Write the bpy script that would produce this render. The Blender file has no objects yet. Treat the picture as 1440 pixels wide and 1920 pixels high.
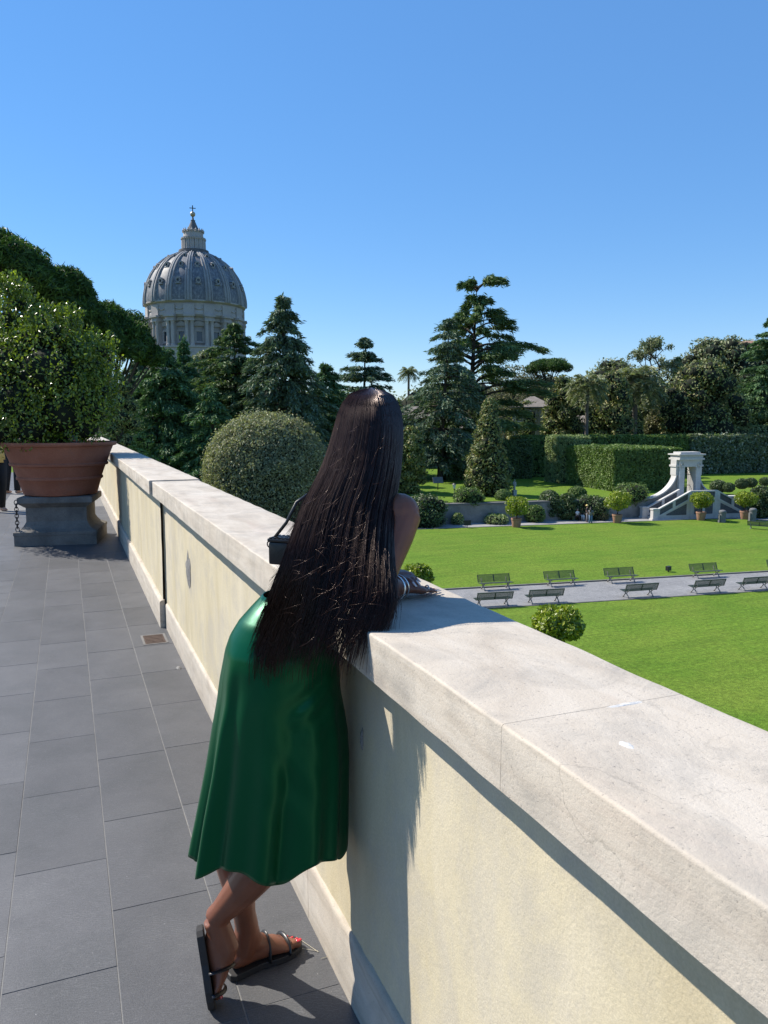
import bpy, bmesh, math, random
import numpy as np
from mathutils import Vector, Matrix, noise

scene = bpy.context.scene
COL = scene.collection
rng = np.random.default_rng(7)
random.seed(7)
R_ = math.radians

# ------------------------------------------------------------------ camera
EYE = np.array([0.0, 0.0, 1.549])          # eye height above the terrace paving
FPX = 1460.0                               # focal length in photo pixels (photo is 1440 wide)
PITCH, YAW = R_(6.680), R_(22.170)
FW = np.array([math.sin(YAW)*math.cos(PITCH), math.cos(YAW)*math.cos(PITCH), -math.sin(PITCH)])
RT = np.array([math.cos(YAW), -math.sin(YAW), 0.0])
UP = np.cross(RT, FW)
cam_d = bpy.data.cameras.new('camera')
cam = bpy.data.objects.new('camera', cam_d)
COL.objects.link(cam)
cam_d.sensor_fit = 'HORIZONTAL'
cam_d.sensor_width = 36.0
cam_d.lens = 36.0*FPX/1440.0
cam_d.clip_start, cam_d.clip_end = 0.05, 8000.0
cam.location = EYE
cam.rotation_euler = (R_(90)-PITCH, 0, -YAW)
scene.camera = cam

# ------------------------------------------------------------------ sky and sun
SUN_EL = R_(44.0)
SUN_H = np.array([-0.685, 0.728])          # horizontal direction towards the sun
SUN_H = SUN_H/np.linalg.norm(SUN_H)
world = bpy.data.worlds.new('World')
scene.world = world
world.use_nodes = True
wn = world.node_tree
bg = wn.nodes['Background']
sky = wn.nodes.new('ShaderNodeTexSky')
sky.sky_type = 'NISHITA'
sky.sun_disc = False
sky.sun_elevation = SUN_EL
sky.sun_rotation = math.atan2(SUN_H[0], SUN_H[1])
sky.altitude = 0
sky.air_density = 1.0
sky.dust_density = 0.0
sky.ozone_density = 3.0
hs = wn.nodes.new('ShaderNodeHueSaturation'); hs.inputs['Saturation'].default_value = 1.3; hs.inputs['Hue'].default_value = 0.502
wn.links.new(sky.outputs[0], hs.inputs['Color'])
even = wn.nodes.new('ShaderNodeMix'); even.data_type = 'RGBA'; even.inputs[0].default_value = 0.42
even.inputs[7].default_value = (1.38, 2.95, 6.1, 1)          # clear-day blue spread evenly over the whole dome
wn.links.new(hs.outputs[0], even.inputs[6])
wn.links.new(even.outputs[2], bg.inputs[0])
bg.inputs[1].default_value = 0.102
sun_d = bpy.data.lights.new('sun', 'SUN')
sun = bpy.data.objects.new('sun', sun_d)
COL.objects.link(sun)
sun_d.energy = 5.0
sun_d.angle = R_(0.5)
sun_d.color = (1.0, 0.93, 0.82)
sv = Vector((SUN_H[0]*math.cos(SUN_EL), SUN_H[1]*math.cos(SUN_EL), math.sin(SUN_EL)))
sun.rotation_euler = sv.to_track_quat('Z', 'Y').to_euler()
scene.view_settings.view_transform = 'Standard'
scene.view_settings.look = 'None'
scene.view_settings.exposure = 0.65
scene.view_settings.gamma = 1.0
scene.render.engine = 'CYCLES'
scene.cycles.max_bounces = 6
scene.cycles.diffuse_bounces = 3
scene.cycles.transparent_max_bounces = 6

# ------------------------------------------------------------------ helpers
def at(px, py, D):
    """point seen at photo pixel (px, py) at forward depth D metres"""
    return EYE + (FW + RT*(px-720)/FPX - UP*(py-960)/FPX)*D
def onz(px, py, z):
    d = FW + RT*(px-720)/FPX - UP*(py-960)/FPX
    return EYE + d*(z-EYE[2])/d[2]
def base_at(px, D, z):
    p = at(px, 789, D)
    return np.array([p[0], p[1], z])
FH0 = np.array([math.sin(YAW), math.cos(YAW), 0.0])
def zat(py, D):
    """height at which a plumb line standing where at(px, 789, D) is crosses photo row py"""
    d = FW - UP*(py-960)/FPX
    return float(EYE[2] + d[2]*(D/math.cos(PITCH))/(d@FH0))
GA = R_(-7.8)
E1 = np.array([math.cos(GA), math.sin(GA), 0.0]); E2 = np.array([-math.sin(GA), math.cos(GA), 0.0])
def G(u, v, z=0.0): return E1*u + E2*v + np.array([0, 0, z])
def gz(px, py, z):
    p = onz(px, py, z); return float(p@E1), float(p@E2)

def tag(o, label=None, cat=None, group=None, kind=None):
    if label: o['label'] = label
    if cat: o['category'] = cat
    if group: o['group'] = group
    if kind: o['kind'] = kind
    return o
def empty(name, loc=(0, 0, 0), label=None, cat=None, group=None, rz=0.0, kind=None):
    o = bpy.data.objects.new(name, None)
    o.empty_display_size = 0.1
    COL.objects.link(o)
    o.location = tuple(float(v) for v in loc)
    o.rotation_euler = (0, 0, rz)
    return tag(o, label, cat, group, kind)
def children(o): return [c for c in bpy.data.objects if c.parent == o]
def copy_tree(o, kids, parent=None):
    c = o.copy(); COL.objects.link(c)
    if parent is not None: c.parent = parent
    for ch, sub in kids: copy_tree(ch, sub, c)
    return c
def tree_of(o): return [(c, tree_of(c)) for c in children(o)]

def np_mesh(name, V, F, smooth=False):
    """V (n,3) array, F (m,k) array of equal-size faces"""
    me = bpy.data.meshes.new(name)
    V = np.asarray(V, dtype=np.float32); F = np.asarray(F, dtype=np.int32)
    m, k = F.shape
    me.vertices.add(len(V)); me.vertices.foreach_set('co', V.ravel())
    me.loops.add(m*k); me.loops.foreach_set('vertex_index', F.ravel())
    me.polygons.add(m)
    me.polygons.foreach_set('loop_start', np.arange(0, m*k, k, dtype=np.int32))
    me.polygons.foreach_set('loop_total', np.full(m, k, dtype=np.int32))
    me.polygons.foreach_set('use_smooth', np.full(m, smooth, dtype=bool))
    me.update(calc_edges=True)
    return me
def link(name, me, mat, parent=None, loc=None):
    o = bpy.data.objects.new(name, me)
    COL.objects.link(o)
    if mat is not None and len(me.materials) == 0: me.materials.append(mat)
    if parent is not None: o.parent = parent
    if loc is not None: o.location = tuple(float(v) for v in loc)
    return o

class MB:
    """collects shapes, builds them as one mesh object"""
    def __init__(s): s.v = []; s.f = []
    def add(s, V, F):
        n = len(s.v)
        s.v.extend([tuple(float(c) for c in p) for p in V]); s.f.extend([tuple(int(i)+n for i in q) for q in F])
        return s
    def box(s, x0, x1, y0, y1, z0, z1, M=None):
        V = [(x0,y0,z0),(x1,y0,z0),(x1,y1,z0),(x0,y1,z0),(x0,y0,z1),(x1,y0,z1),(x1,y1,z1),(x0,y1,z1)]
        if M is not None: V = [M @ Vector(p) for p in V]
        return s.add(V, [(3,2,1,0),(4,5,6,7),(0,1,5,4),(1,2,6,5),(2,3,7,6),(3,0,4,7)])
    def prism(s, poly, z0, z1):
        n = len(poly)
        V = [(x, y, z0) for x, y in poly]+[(x, y, z1) for x, y in poly]
        F = [tuple(range(n-1, -1, -1)), tuple(range(n, 2*n))]+[(i, (i+1) % n, n+(i+1) % n, n+i) for i in range(n)]
        return s.add(V, F)
    def wallpoly(s, poly, y0, y1, M=None):
        """polygon in x,z extruded along y"""
        n = len(poly)
        V = [(x, y0, z) for x, z in poly]+[(x, y1, z) for x, z in poly]
        if M is not None: V = [M @ Vector(p) for p in V]
        return s.add(V, [tuple(range(n)), tuple(range(2*n-1, n-1, -1))]+[(i, n+i, n+(i+1) % n, (i+1) % n) for i in range(n)])
    def tube(s, P, rad, n=8, caps=True, up=(0, 0, 1)):
        """rad: list of r or (a,b); a along side axis, b along the other"""
        P = [np.array(p, float) for p in P]
        V = []; m = len(P); prev = None
        for i, p in enumerate(P):
            t = P[min(i+1, m-1)]-P[max(i-1, 0)]
            t = t/(np.linalg.norm(t)+1e-9)
            ref = np.array(up, float) if prev is None else prev
            a = ref-t*(ref@t)
            if np.linalg.norm(a) < 1e-4: a = np.cross(t, [1, 0, 0.3])
            a = a/np.linalg.norm(a); prev = a
            b = np.cross(t, a)
            r = rad[i] if hasattr(rad, '__len__') else rad
            ra, rb = (r, r) if not hasattr(r, '__len__') else r
            for k in range(n):
                w = 2*math.pi*k/n
                V.append(p+a*ra*math.cos(w)+b*rb*math.sin(w))
        F = []
        for i in range(m-1):
            for k in range(n):
                F.append((i*n+k, i*n+(k+1) % n, (i+1)*n+(k+1) % n, (i+1)*n+k))
        if caps:
            F.append(tuple(range(n-1, -1, -1))); F.append(tuple(range((m-1)*n, m*n)))
        return s.add(V, F)
    def lathe(s, prof, n=24, c=(0, 0, 0), a0=0.0, caps=True):
        V = []; F = []
        for r, z in prof:
            for k in range(n):
                w = a0+2*math.pi*k/n
                V.append((c[0]+r*math.cos(w), c[1]+r*math.sin(w), c[2]+z))
        for i in range(len(prof)-1):
            for k in range(n):
                F.append((i*n+k, i*n+(k+1) % n, (i+1)*n+(k+1) % n, (i+1)*n+k))
        if caps:
            F.append(tuple(range(n-1, -1, -1))); F.append(tuple(range((len(prof)-1)*n, len(prof)*n)))
        return s.add(V, F)
    def sphere(s, c, r, nu=12, nv=8):
        r = (r, r, r) if not hasattr(r, '__len__') else r
        V = [(c[0], c[1], c[2]-r[2])]
        for j in range(1, nv):
            t = -math.pi/2+math.pi*j/nv
            for k in range(nu):
                w = 2*math.pi*k/nu
                V.append((c[0]+r[0]*math.cos(t)*math.cos(w), c[1]+r[1]*math.cos(t)*math.sin(w), c[2]+r[2]*math.sin(t)))
        V.append((c[0], c[1], c[2]+r[2]))
        F = [(0, 1+(k+1) % nu, 1+k) for k in range(nu)]
        for j in range(nv-2):
            for k in range(nu):
                F.append((1+j*nu+k, 1+j*nu+(k+1) % nu, 1+(j+1)*nu+(k+1) % nu, 1+(j+1)*nu+k))
        L = len(V)-1; o = 1+(nv-2)*nu
        F += [(L, o+k, o+(k+1) % nu) for k in range(nu)]
        return s.add(V, F)
    def torus(s, c, ax, R, r, n=20, m=6, sq=1.0):
        ax = Vector(ax).normalized(); q = ax.to_track_quat('Z', 'Y')
        pts = [Vector(c)+q @ Vector((R*math.cos(2*math.pi*k/n), R*sq*math.sin(2*math.pi*k/n), 0)) for k in range(n)]
        V = []; F = []
        for k in range(n):
            rad = (pts[k]-Vector(c)).normalized()
            for j in range(m):
                w = 2*math.pi*j/m
                V.append(pts[k]+rad*r*math.cos(w)+ax*r*math.sin(w))
        for k in range(n):
            for j in range(m):
                F.append((k*m+j, ((k+1) % n)*m+j, ((k+1) % n)*m+(j+1) % m, k*m+(j+1) % m))
        return s.add(V, F)
    def mesh(s, name, smooth=False):
        me = bpy.data.meshes.new(name)
        me.from_pydata(s.v, [], s.f)
        if smooth: me.polygons.foreach_set('use_smooth', [True]*len(me.polygons))
        me.update()
        return me
    def build(s, name, mat, parent=None, smooth=False, bevel=0.0, loc=None, auto=None):
        me = s.mesh(name, smooth)
        bm = bmesh.new(); bm.from_mesh(me)
        bmesh.ops.recalc_face_normals(bm, faces=bm.faces)
        if bevel:
            bmesh.ops.bevel(bm, geom=list(bm.edges), offset=bevel, segments=2, affect='EDGES', profile=0.6)
        if auto is not None:
            for e in bm.edges:
                if len(e.link_faces) == 2 and e.calc_face_angle(0) > auto: e.smooth = False
        bm.to_mesh(me); bm.free()
        return link(name, me, mat, parent, loc)

# ------------------------------------------------------------------ materials
def new_mat(name):
    m = bpy.data.materials.new(name); m.use_nodes = True
    nt = m.node_tree
    return m, nt, nt.nodes['Principled BSDF']
def N(nt, t, **kw):
    n = nt.nodes.new(t)
    for k, v in kw.items(): setattr(n, k, v)
    return n
def coords(nt, scale=(1, 1, 1), world_space=False):
    if world_space:
        src = N(nt, 'ShaderNodeNewGeometry').outputs['Position']
    else:
        src = N(nt, 'ShaderNodeTexCoord').outputs['Object']
    mp = N(nt, 'ShaderNodeMapping'); mp.inputs['Scale'].default_value = scale
    nt.links.new(src, mp.inputs[0])
    return mp.outputs[0]
def noise_n(nt, co, scale, detail=6.0, rough=0.6, dist=0.0):
    n = N(nt, 'ShaderNodeTexNoise'); n.inputs['Scale'].default_value = scale
    n.inputs['Detail'].default_value = detail; n.inputs['Roughness'].default_value = rough
    n.inputs['Distortion'].default_value = dist
    nt.links.new(co, n.inputs['Vector']); return n.outputs['Fac']
def ramp(nt, fac, stops):
    r = N(nt, 'ShaderNodeValToRGB'); el = r.color_ramp.elements
    while len(el) < len(stops): el.new(0.5)
    for e, (p, c) in zip(el, stops):
        e.position = p; e.color = (*c, 1) if hasattr(c, '__len__') else (c, c, c, 1)
    nt.links.new(fac, r.inputs[0]); return r.outputs[0]
def mixc(nt, fac, a, b, blend='MIX'):
    m = N(nt, 'ShaderNodeMix', data_type='RGBA', blend_type=blend)
    for s, v in ((m.inputs[0], fac), (m.inputs[6], a), (m.inputs[7], b)):
        if isinstance(v, (int, float)): s.default_value = v
        elif isinstance(v, tuple): s.default_value = (*v, 1)
        else: nt.links.new(v, s)
    return m.outputs[2]
def bump(nt, bsdf, h, strength=0.3, dist=0.01):
    b = N(nt, 'ShaderNodeBump'); b.inputs['Strength'].default_value = strength; b.inputs['Distance'].default_value = dist
    nt.links.new(h, b.inputs['Height']); nt.links.new(b.outputs[0], bsdf.inputs['Normal'])
def mat_stone(name, c1, c2, scale=3.0, rough=0.8, fine=120.0, bstr=0.25, bdist=0.004, stretch=(1, 1, 1), rnd=0.0, spec=0.3, dark=None, worldc=False):
    m, nt, b = new_mat(name)
    co = coords(nt, stretch, worldc)
    col = ramp(nt, noise_n(nt, co, scale, 8, 0.62, 0.3), [(0.3, c1), (0.7, c2)])
    fn = noise_n(nt, co, fine, 3, 0.6)
    col = mixc(nt, 0.35, col, ramp(nt, fn, [(0.25, 0.35), (0.75, 1.0)]), 'MULTIPLY')
    if dark:
        col = mixc(nt, ramp(nt, noise_n(nt, co, scale*2.3, 9, 0.7, 0.8), [(0.58, 0.0), (0.75, 0.8)]), col, dark)
    if rnd:
        oi = N(nt, 'ShaderNodeObjectInfo')
        col = mixc(nt, 1.0, col, ramp(nt, oi.outputs['Random'], [(0, 1-rnd), (1, 1.0)]), 'MULTIPLY')
    nt.links.new(col, b.inputs['Base Color'])
    b.inputs['Roughness'].default_value = rough
    b.inputs['Specular IOR Level'].default_value = spec
    bump(nt, b, fn, bstr, bdist)
    return m
def mat_plain(name, c, rough=0.6, metal=0.0, spec=0.5, var=0.0, scale=8.0, coat=0.0):
    m, nt, b = new_mat(name)
    b.inputs['Roughness'].default_value = rough; b.inputs['Metallic'].default_value = metal
    b.inputs['Specular IOR Level'].default_value = spec; b.inputs['Coat Weight'].default_value = coat
    if var:
        co = coords(nt); n = noise_n(nt, co, scale, 5, 0.6)
        lo = tuple(x*(1-var) for x in c); hi = tuple(min(1, x*(1+var)) for x in c)
        nt.links.new(ramp(nt, n, [(0.3, lo), (0.7, hi)]), b.inputs['Base Color'])
    else: b.inputs['Base Color'].default_value = (*c, 1)
    return m
def mat_leaf(name, c1, c2, c3=None, rough=0.5, trans=0.25, spec=0.35, tcol=None):
    m, nt, b = new_mat(name)
    g = N(nt, 'ShaderNodeNewGeometry')
    stops = [(0.0, c1), (0.75, c2)] + ([(1.0, c3)] if c3 else [])
    col = ramp(nt, g.outputs['Random Per Island'], stops)
    co = coords(nt); big = noise_n(nt, co, 0.45, 3, 0.6)
    col = mixc(nt, 1.0, col, ramp(nt, big, [(0.3, 0.72), (0.7, 1.15)]), 'MULTIPLY')
    nt.links.new(col, b.inputs['Base Color'])
    b.inputs['Roughness'].default_value = rough; b.inputs['Specular IOR Level'].default_value = spec
    if trans:
        t = N(nt, 'ShaderNodeBsdfTranslucent'); nt.links.new(mixc(nt, 1.0, col, tcol or (1.3, 1.5, 0.7), 'MULTIPLY'), t.inputs[0])
        mx = N(nt, 'ShaderNodeMixShader'); mx.inputs[0].default_value = trans
        nt.links.new(b.outputs[0], mx.inputs[1]); nt.links.new(t.outputs[0], mx.inputs[2])
        nt.links.new(mx.outputs[0], nt.nodes['Material Output'].inputs[0])
    return m

M = {}
# travertine coping: pale, streaked along the wall, pitted, with grey stains and plaster-white repairs
def mat_travertine(name, pale=1.0, stain=0.5):
    m, nt, b = new_mat(name)
    co = coords(nt, (1, 1, 1), True); cs = coords(nt, (2.2, 0.7, 6.0), True)
    col = ramp(nt, noise_n(nt, cs, 3.2, 8, 0.65, 0.6), [(0.25, (0.360*pale, 0.306*pale, 0.243*pale)), (0.5, (0.488*pale, 0.432*pale, 0.358*pale)), (0.78, (0.576*pale, 0.526*pale, 0.454*pale))])
    warm = ramp(nt, noise_n(nt, cs, 1.7, 6, 0.6, 1.2), [(0.55, 0.0), (0.75, 0.45)])
    col = mixc(nt, warm, col, (0.440*pale, 0.345*pale, 0.285*pale))
    grey = ramp(nt, noise_n(nt, co, 4.3, 9, 0.72, 0.9), [(0.47, 0.0), (0.70, stain*1.25)])
    col = mixc(nt, grey, col, (0.216, 0.204, 0.185))
    speck = noise_n(nt, co, 170, 4, 0.7)
    col = mixc(nt, ramp(nt, speck, [(0.29, 0.8), (0.40, 0.0)]), col, (0.176, 0.161, 0.146))
    pit = ramp(nt, noise_n(nt, coords(nt, (1.0, 0.45, 2.0), True), 46, 5, 0.75, 0.4), [(0.645, 0.0), (0.71, 1.0)])
    col = mixc(nt, mixc(nt, 1.0, pit, ramp(nt, noise_n(nt, co, 2.1, 3, 0.5), [(0.5, 0.0), (0.65, 0.8)]), 'MULTIPLY'), col, (0.208, 0.196, 0.181))
    # hairline cracks
    vo = N(nt, 'ShaderNodeTexVoronoi', feature='DISTANCE_TO_EDGE'); vo.inputs['Scale'].default_value = 1.6
    dn = N(nt, 'ShaderNodeTexNoise'); dn.inputs['Scale'].default_value = 5.0; dn.inputs['Detail'].default_value = 6
    va = N(nt, 'ShaderNodeVectorMath', operation='MULTIPLY_ADD'); va.inputs[1].default_value = (0.280, 0.275, 0.269)
    nt.links.new(co, dn.inputs['Vector']); nt.links.new(dn.outputs['Color'], va.inputs[0]); nt.links.new(co, va.inputs[2])
    nt.links.new(va.outputs[0], vo.inputs['Vector'])
    crack = ramp(nt, vo.outputs['Distance'], [(0.0, 0.4), (0.003, 0.0)])
    col = mixc(nt, mixc(nt, 1.0, crack, ramp(nt, noise_n(nt, co, 1.3, 2, 0.5), [(0.5, 0.0), (0.62, 1.0)]), 'MULTIPLY'), col, (0.200, 0.181, 0.154))
    nt.links.new(col, b.inputs['Base Color'])
    b.inputs['Roughness'].default_value = 0.72; b.inputs['Specular IOR Level'].default_value = 0.3
    h = mixc(nt, 0.5, ramp(nt, speck, [(0.2, 0.0), (0.8, 1.0)]), mixc(nt, 1.0, (1.0, 1.0, 1.0), pit, 'SUBTRACT'))
    bump(nt, b, h, 0.35, 0.004)
    return m
M['trav'] = mat_travertine('travertine', 1.0, 0.42)
M['skirt_stone'] = mat_travertine('skirting_travertine', 0.92, 0.3)
# stucco wall: cream-yellow with soft grey weathering and grain
def mat_stucco():
    m, nt, b = new_mat('cream_stucco')
    co = coords(nt, (1, 1, 1), True); cv = coords(nt, (1.0, 1.6, 0.5), True)
    col = ramp(nt, noise_n(nt, cv, 2.0, 8, 0.62, 0.5), [(0.28, (0.475, 0.404, 0.265)), (0.5, (0.575, 0.504, 0.350)), (0.75, (0.626, 0.560, 0.432))])
    gr = ramp(nt, noise_n(nt, co, 4.4, 10, 0.75, 0.2), [(0.48, 0.0), (0.72, 0.55)])
    col = mixc(nt, gr, col, (0.395, 0.364, 0.317))
    low = N(nt, 'ShaderNodeSeparateXYZ'); nt.links.new(co, low.inputs[0])
    cd = coords(nt, (1.0, 7.0, 0.35), True)
    drip = mixc(nt, 1.0, ramp(nt, noise_n(nt, cd, 3.0, 6, 0.65, 0.3), [(0.62, 0.0), (0.85, 0.22)]), ramp(nt, noise_n(nt, co, 1.1, 4, 0.6), [(0.4, 0.0), (0.62, 1.0)]), 'MULTIPLY')
    col = mixc(nt, drip, col, (0.361, 0.320, 0.260))
    patch = ramp(nt, noise_n(nt, coords(nt, (1, 1.2, 1.0), True), 2.3, 10, 0.75, 0.35), [(0.50, 0.0), (0.60, 0.35), (0.75, 0.5)])
    col = mixc(nt, patch, col, (0.437, 0.404, 0.358))
    scar = ramp(nt, noise_n(nt, coords(nt, (1, 2.4, 1.0), True), 9.0, 7, 0.7, 1.6), [(0.665, 0.0), (0.72, 0.6)])
    col = mixc(nt, scar, col, (0.319, 0.288, 0.236))
    fine = noise_n(nt, co, 210, 3, 0.65); mid = noise_n(nt, co, 60, 5, 0.6)
    col = mixc(nt, 0.3, col, ramp(nt, fine, [(0.3, 0.5), (0.7, 1.0)]), 'MULTIPLY')
    nt.links.new(col, b.inputs['Base Color'])
    b.inputs['Roughness'].default_value = 0.9; b.inputs['Specular IOR Level'].default_value = 0.15
    bump(nt, b, mixc(nt, 0.55, fine, mid), 0.34, 0.005)
    return m
M['stucco'] = mat_stucco()
# basalt paving slabs
def mat_slab():
    m, nt, b = new_mat('dark_basalt_slab')
    oi = N(nt, 'ShaderNodeObjectInfo')
    co = coords(nt, (1, 1, 1), True)
    col = ramp(nt, noise_n(nt, co, 2.6, 8, 0.65, 0.4), [(0.28, (0.056, 0.059, 0.064)), (0.55, (0.077, 0.078, 0.085)), (0.8, (0.101, 0.103, 0.108))])
    sc = noise_n(nt, coords(nt, (5.0, 16.0, 1.0), True), 9.0, 8, 0.75, 2.2)
    col = mixc(nt, ramp(nt, sc, [(0.47, 0.0), (0.70, 0.6)]), col, (0.137, 0.139, 0.144))
    arc = N(nt, 'ShaderNodeTexWave', wave_type='RINGS', rings_direction='SPHERICAL'); arc.inputs['Scale'].default_value = 34; arc.inputs['Distortion'].default_value = 9; arc.inputs['Detail'].default_value = 5; arc.inputs['Detail Scale'].default_value = 1.5
    sh = N(nt, 'ShaderNodeVectorMath', operation='ADD'); rr = N(nt, 'ShaderNodeVectorMath', operation='SCALE'); rr.inputs[0].default_value = (1.7, 2.3, 0); 
    nt.links.new(oi.outputs['Random'], rr.inputs['Scale']); nt.links.new(co, sh.inputs[0]); nt.links.new(rr.outputs[0], sh.inputs[1]); nt.links.new(sh.outputs[0], arc.inputs['Vector'])
    am = mixc(nt, 1.0, ramp(nt, arc.outputs['Fac'], [(0.80, 0.0), (0.97, 0.35)]), ramp(nt, noise_n(nt, co, 5, 4, 0.6), [(0.42, 0.0), (0.62, 1.0)]), 'MULTIPLY')
    col = mixc(nt, am, col, (0.164, 0.167, 0.175))
    sp = noise_n(nt, co, 260, 3, 0.7)
    col = mixc(nt, 0.55, col, ramp(nt, sp, [(0.25, 0.45), (0.75, 1.5)]), 'MULTIPLY')
    spk = ramp(nt, noise_n(nt, co, 90, 2, 0.5), [(0.74, 0.0), (0.78, 0.8)])
    col = mixc(nt, spk, col, (0.232, 0.232, 0.232))
    col = mixc(nt, 1.0, col, ramp(nt, oi.outputs['Random'], [(0, 0.86), (1, 1.1)]), 'MULTIPLY')
    nt.links.new(col, b.inputs['Base Color'])
    b.inputs['Roughness'].default_value = 0.55; b.inputs['Specular IOR Level'].default_value = 0.4
    bump(nt, b, sp, 0.3, 0.003)
    return m
M['slab'] = mat_slab()
M['grout'] = mat_stone('pale_grout', (0.166, 0.166, 0.166), (0.256, 0.250, 0.240), 14, 0.9, 200)
M['rust'] = mat_stone('rusty_iron', (0.060, 0.040, 0.032), (0.104, 0.068, 0.052), 20, 0.8, 200)
M['steel'] = mat_plain('dull_steel', (0.22, 0.21, 0.2), 0.5, 0.6)
M['plaster_chip'] = mat_stone('bare_mortar', (0.208, 0.200, 0.192), (0.320, 0.312, 0.296), 30, 0.95, 160, 0.8, 0.01)
M['white_repair'] = mat_stone('white_lime_patch', (0.592, 0.584, 0.560), (0.656, 0.648, 0.632), 30, 0.9, 160, 0.4)
M['terracotta'] = mat_stone('terracotta', (0.310, 0.107, 0.061), (0.414, 0.163, 0.098), 2.6, 0.85, 70, 0.35, 0.006, dark=(0.253, 0.133, 0.098))
M['terracotta_pale'] = mat_stone('pale_terracotta', (0.323, 0.170, 0.111), (0.391, 0.230, 0.162), 3, 0.85, 40)
M['ped'] = mat_stone('weathered_pedestal_stone', (0.13, 0.122, 0.112), (0.24, 0.225, 0.205), 4, 0.85, 60, 0.4, 0.008, dark=(0.06, 0.058, 0.055))
M['iron'] = mat_plain('dark_iron', (0.03, 0.03, 0.033), 0.45, 0.5)
M['soil'] = mat_stone('dark_soil', (0.028, 0.021, 0.014), (0.048, 0.036, 0.024), 8, 0.95, 60)

def mat_grass(name, a, b_, stripe=True):
    m, nt, b = new_mat(name)
    co = coords(nt, (1, 1, 1), True)
    mp = N(nt, 'ShaderNodeMapping'); mp.inputs['Rotation'].default_value = (0, 0, -GA+0.05); mp.inputs['Scale'].default_value = (0.16, 1.3, 1)
    nt.links.new(N(nt, 'ShaderNodeNewGeometry').outputs['Position'], mp.inputs[0])
    str_ = noise_n(nt, mp.outputs[0], 1.0, 7, 0.72, 0.4)
    col = ramp(nt, str_, [(0.3, a), (0.7, b_)])
    col = mixc(nt, ramp(nt, noise_n(nt, co, 0.22, 7, 0.7), [(0.40, 0.0), (0.72, 0.6)]), col, (b_[0]*1.3, b_[1]*0.98, b_[2]*1.4))
    tuft = noise_n(nt, co, 5.0, 6, 0.8); blade = noise_n(nt, co, 26.0, 4, 0.8)
    col = mixc(nt, 0.75, col, ramp(nt, tuft, [(0.30, 0.35), (0.68, 1.4)]), 'MULTIPLY')
    col = mixc(nt, 0.85, col, ramp(nt, blade, [(0.32, 0.3), (0.66, 1.45)]), 'MULTIPLY')
    nt.links.new(col, b.inputs['Base Color'])
    b.inputs['Roughness'].default_value = 0.85; b.inputs['Specular IOR Level'].default_value = 0.1
    bump(nt, b, mixc(nt, 0.5, tuft, blade), 0.7, 0.08)
    return m
M['lawn'] = mat_grass('mown_lawn', (0.087, 0.168, 0.017), (0.148, 0.250, 0.027))
M['rough_grass'] = mat_grass('rough_grass', (0.040, 0.068, 0.012), (0.088, 0.128, 0.024))
def mat_setts():
    m, nt, b = new_mat('grey_setts')
    mp = N(nt, 'ShaderNodeMapping'); mp.inputs['Rotation'].default_value = (0, 0, -GA+R_(45))
    nt.links.new(N(nt, 'ShaderNodeNewGeometry').outputs['Position'], mp.inputs[0])
    br = N(nt, 'ShaderNodeTexBrick'); br.inputs['Scale'].default_value = 3.2; br.inputs['Mortar Size'].default_value = 0.035
    br.inputs['Color1'].default_value = (0.240, 0.240, 0.244, 1); br.inputs['Color2'].default_value = (0.320, 0.316, 0.312, 1); br.inputs['Mortar'].default_value = (0.120, 0.120, 0.120, 1)
    nt.links.new(mp.outputs[0], br.inputs['Vector'])
    co = coords(nt, (1, 1, 1), True)
    col = mixc(nt, 0.6, br.outputs['Color'], ramp(nt, noise_n(nt, co, 0.7, 7, 0.7), [(0.3, 0.6), (0.7, 1.2)]), 'MULTIPLY')
    nt.links.new(col, b.inputs['Base Color']); b.inputs['Roughness'].default_value = 0.8
    bump(nt, b, br.outputs['Fac'], -0.4, 0.02)
    return m
M['setts'] = mat_setts()
M['gravel'] = mat_stone('pale_gravel', (0.256, 0.252, 0.248), (0.368, 0.360, 0.352), 1.5, 0.9, 20, 0.4, 0.02, worldc=True)
M['kerb'] = mat_stone('kerb_stone', (0.128, 0.124, 0.120), (0.208, 0.200, 0.192), 2, 0.85, 30, worldc=True)
M['gate_stone'] = mat_stone('white_travertine', (0.480, 0.464, 0.440), (0.592, 0.584, 0.560), 1.3, 0.8, 18, 0.2, 0.01, dark=(0.320, 0.304, 0.280))
M['old_wall'] = mat_stone('stained_render', (0.208, 0.192, 0.172), (0.336, 0.320, 0.296), 1.1, 0.9, 14, 0.3, 0.01, dark=(0.104, 0.100, 0.092))
M['lattice'] = mat_stone('grey_lattice', (0.080, 0.084, 0.092), (0.136, 0.140, 0.148), 6, 0.8, 40)
M['bark'] = mat_stone('grey_brown_bark', (0.045, 0.036, 0.028), (0.10, 0.082, 0.066), 1.5, 0.95, 9, 0.6, 0.05, (1, 1, 0.25))
M['bark_pale'] = mat_stone('pale_bark', (0.10, 0.085, 0.07), (0.18, 0.155, 0.13), 1.5, 0.95, 9, 0.6, 0.05, (1, 1, 0.25))
M['cedar'] = mat_leaf('cedar_needles', (0.059, 0.121, 0.054), (0.120, 0.216, 0.090), (0.185, 0.287, 0.117), 0.6, 0.12, 0.25)
M['cedar_grey'] = mat_leaf('blue_cedar_needles', (0.078, 0.124, 0.078), (0.153, 0.215, 0.132), (0.223, 0.286, 0.169), 0.6, 0.12, 0.25)
M['lebanon'] = mat_leaf('lebanon_cedar_needles', (0.062, 0.111, 0.046), (0.132, 0.202, 0.076), (0.218, 0.270, 0.089), 0.6, 0.12, 0.25)
M['pine'] = mat_leaf('stone_pine_needles', (0.031, 0.069, 0.020), (0.071, 0.138, 0.029), (0.125, 0.199, 0.044), 0.55, 0.18, 0.3)
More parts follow.
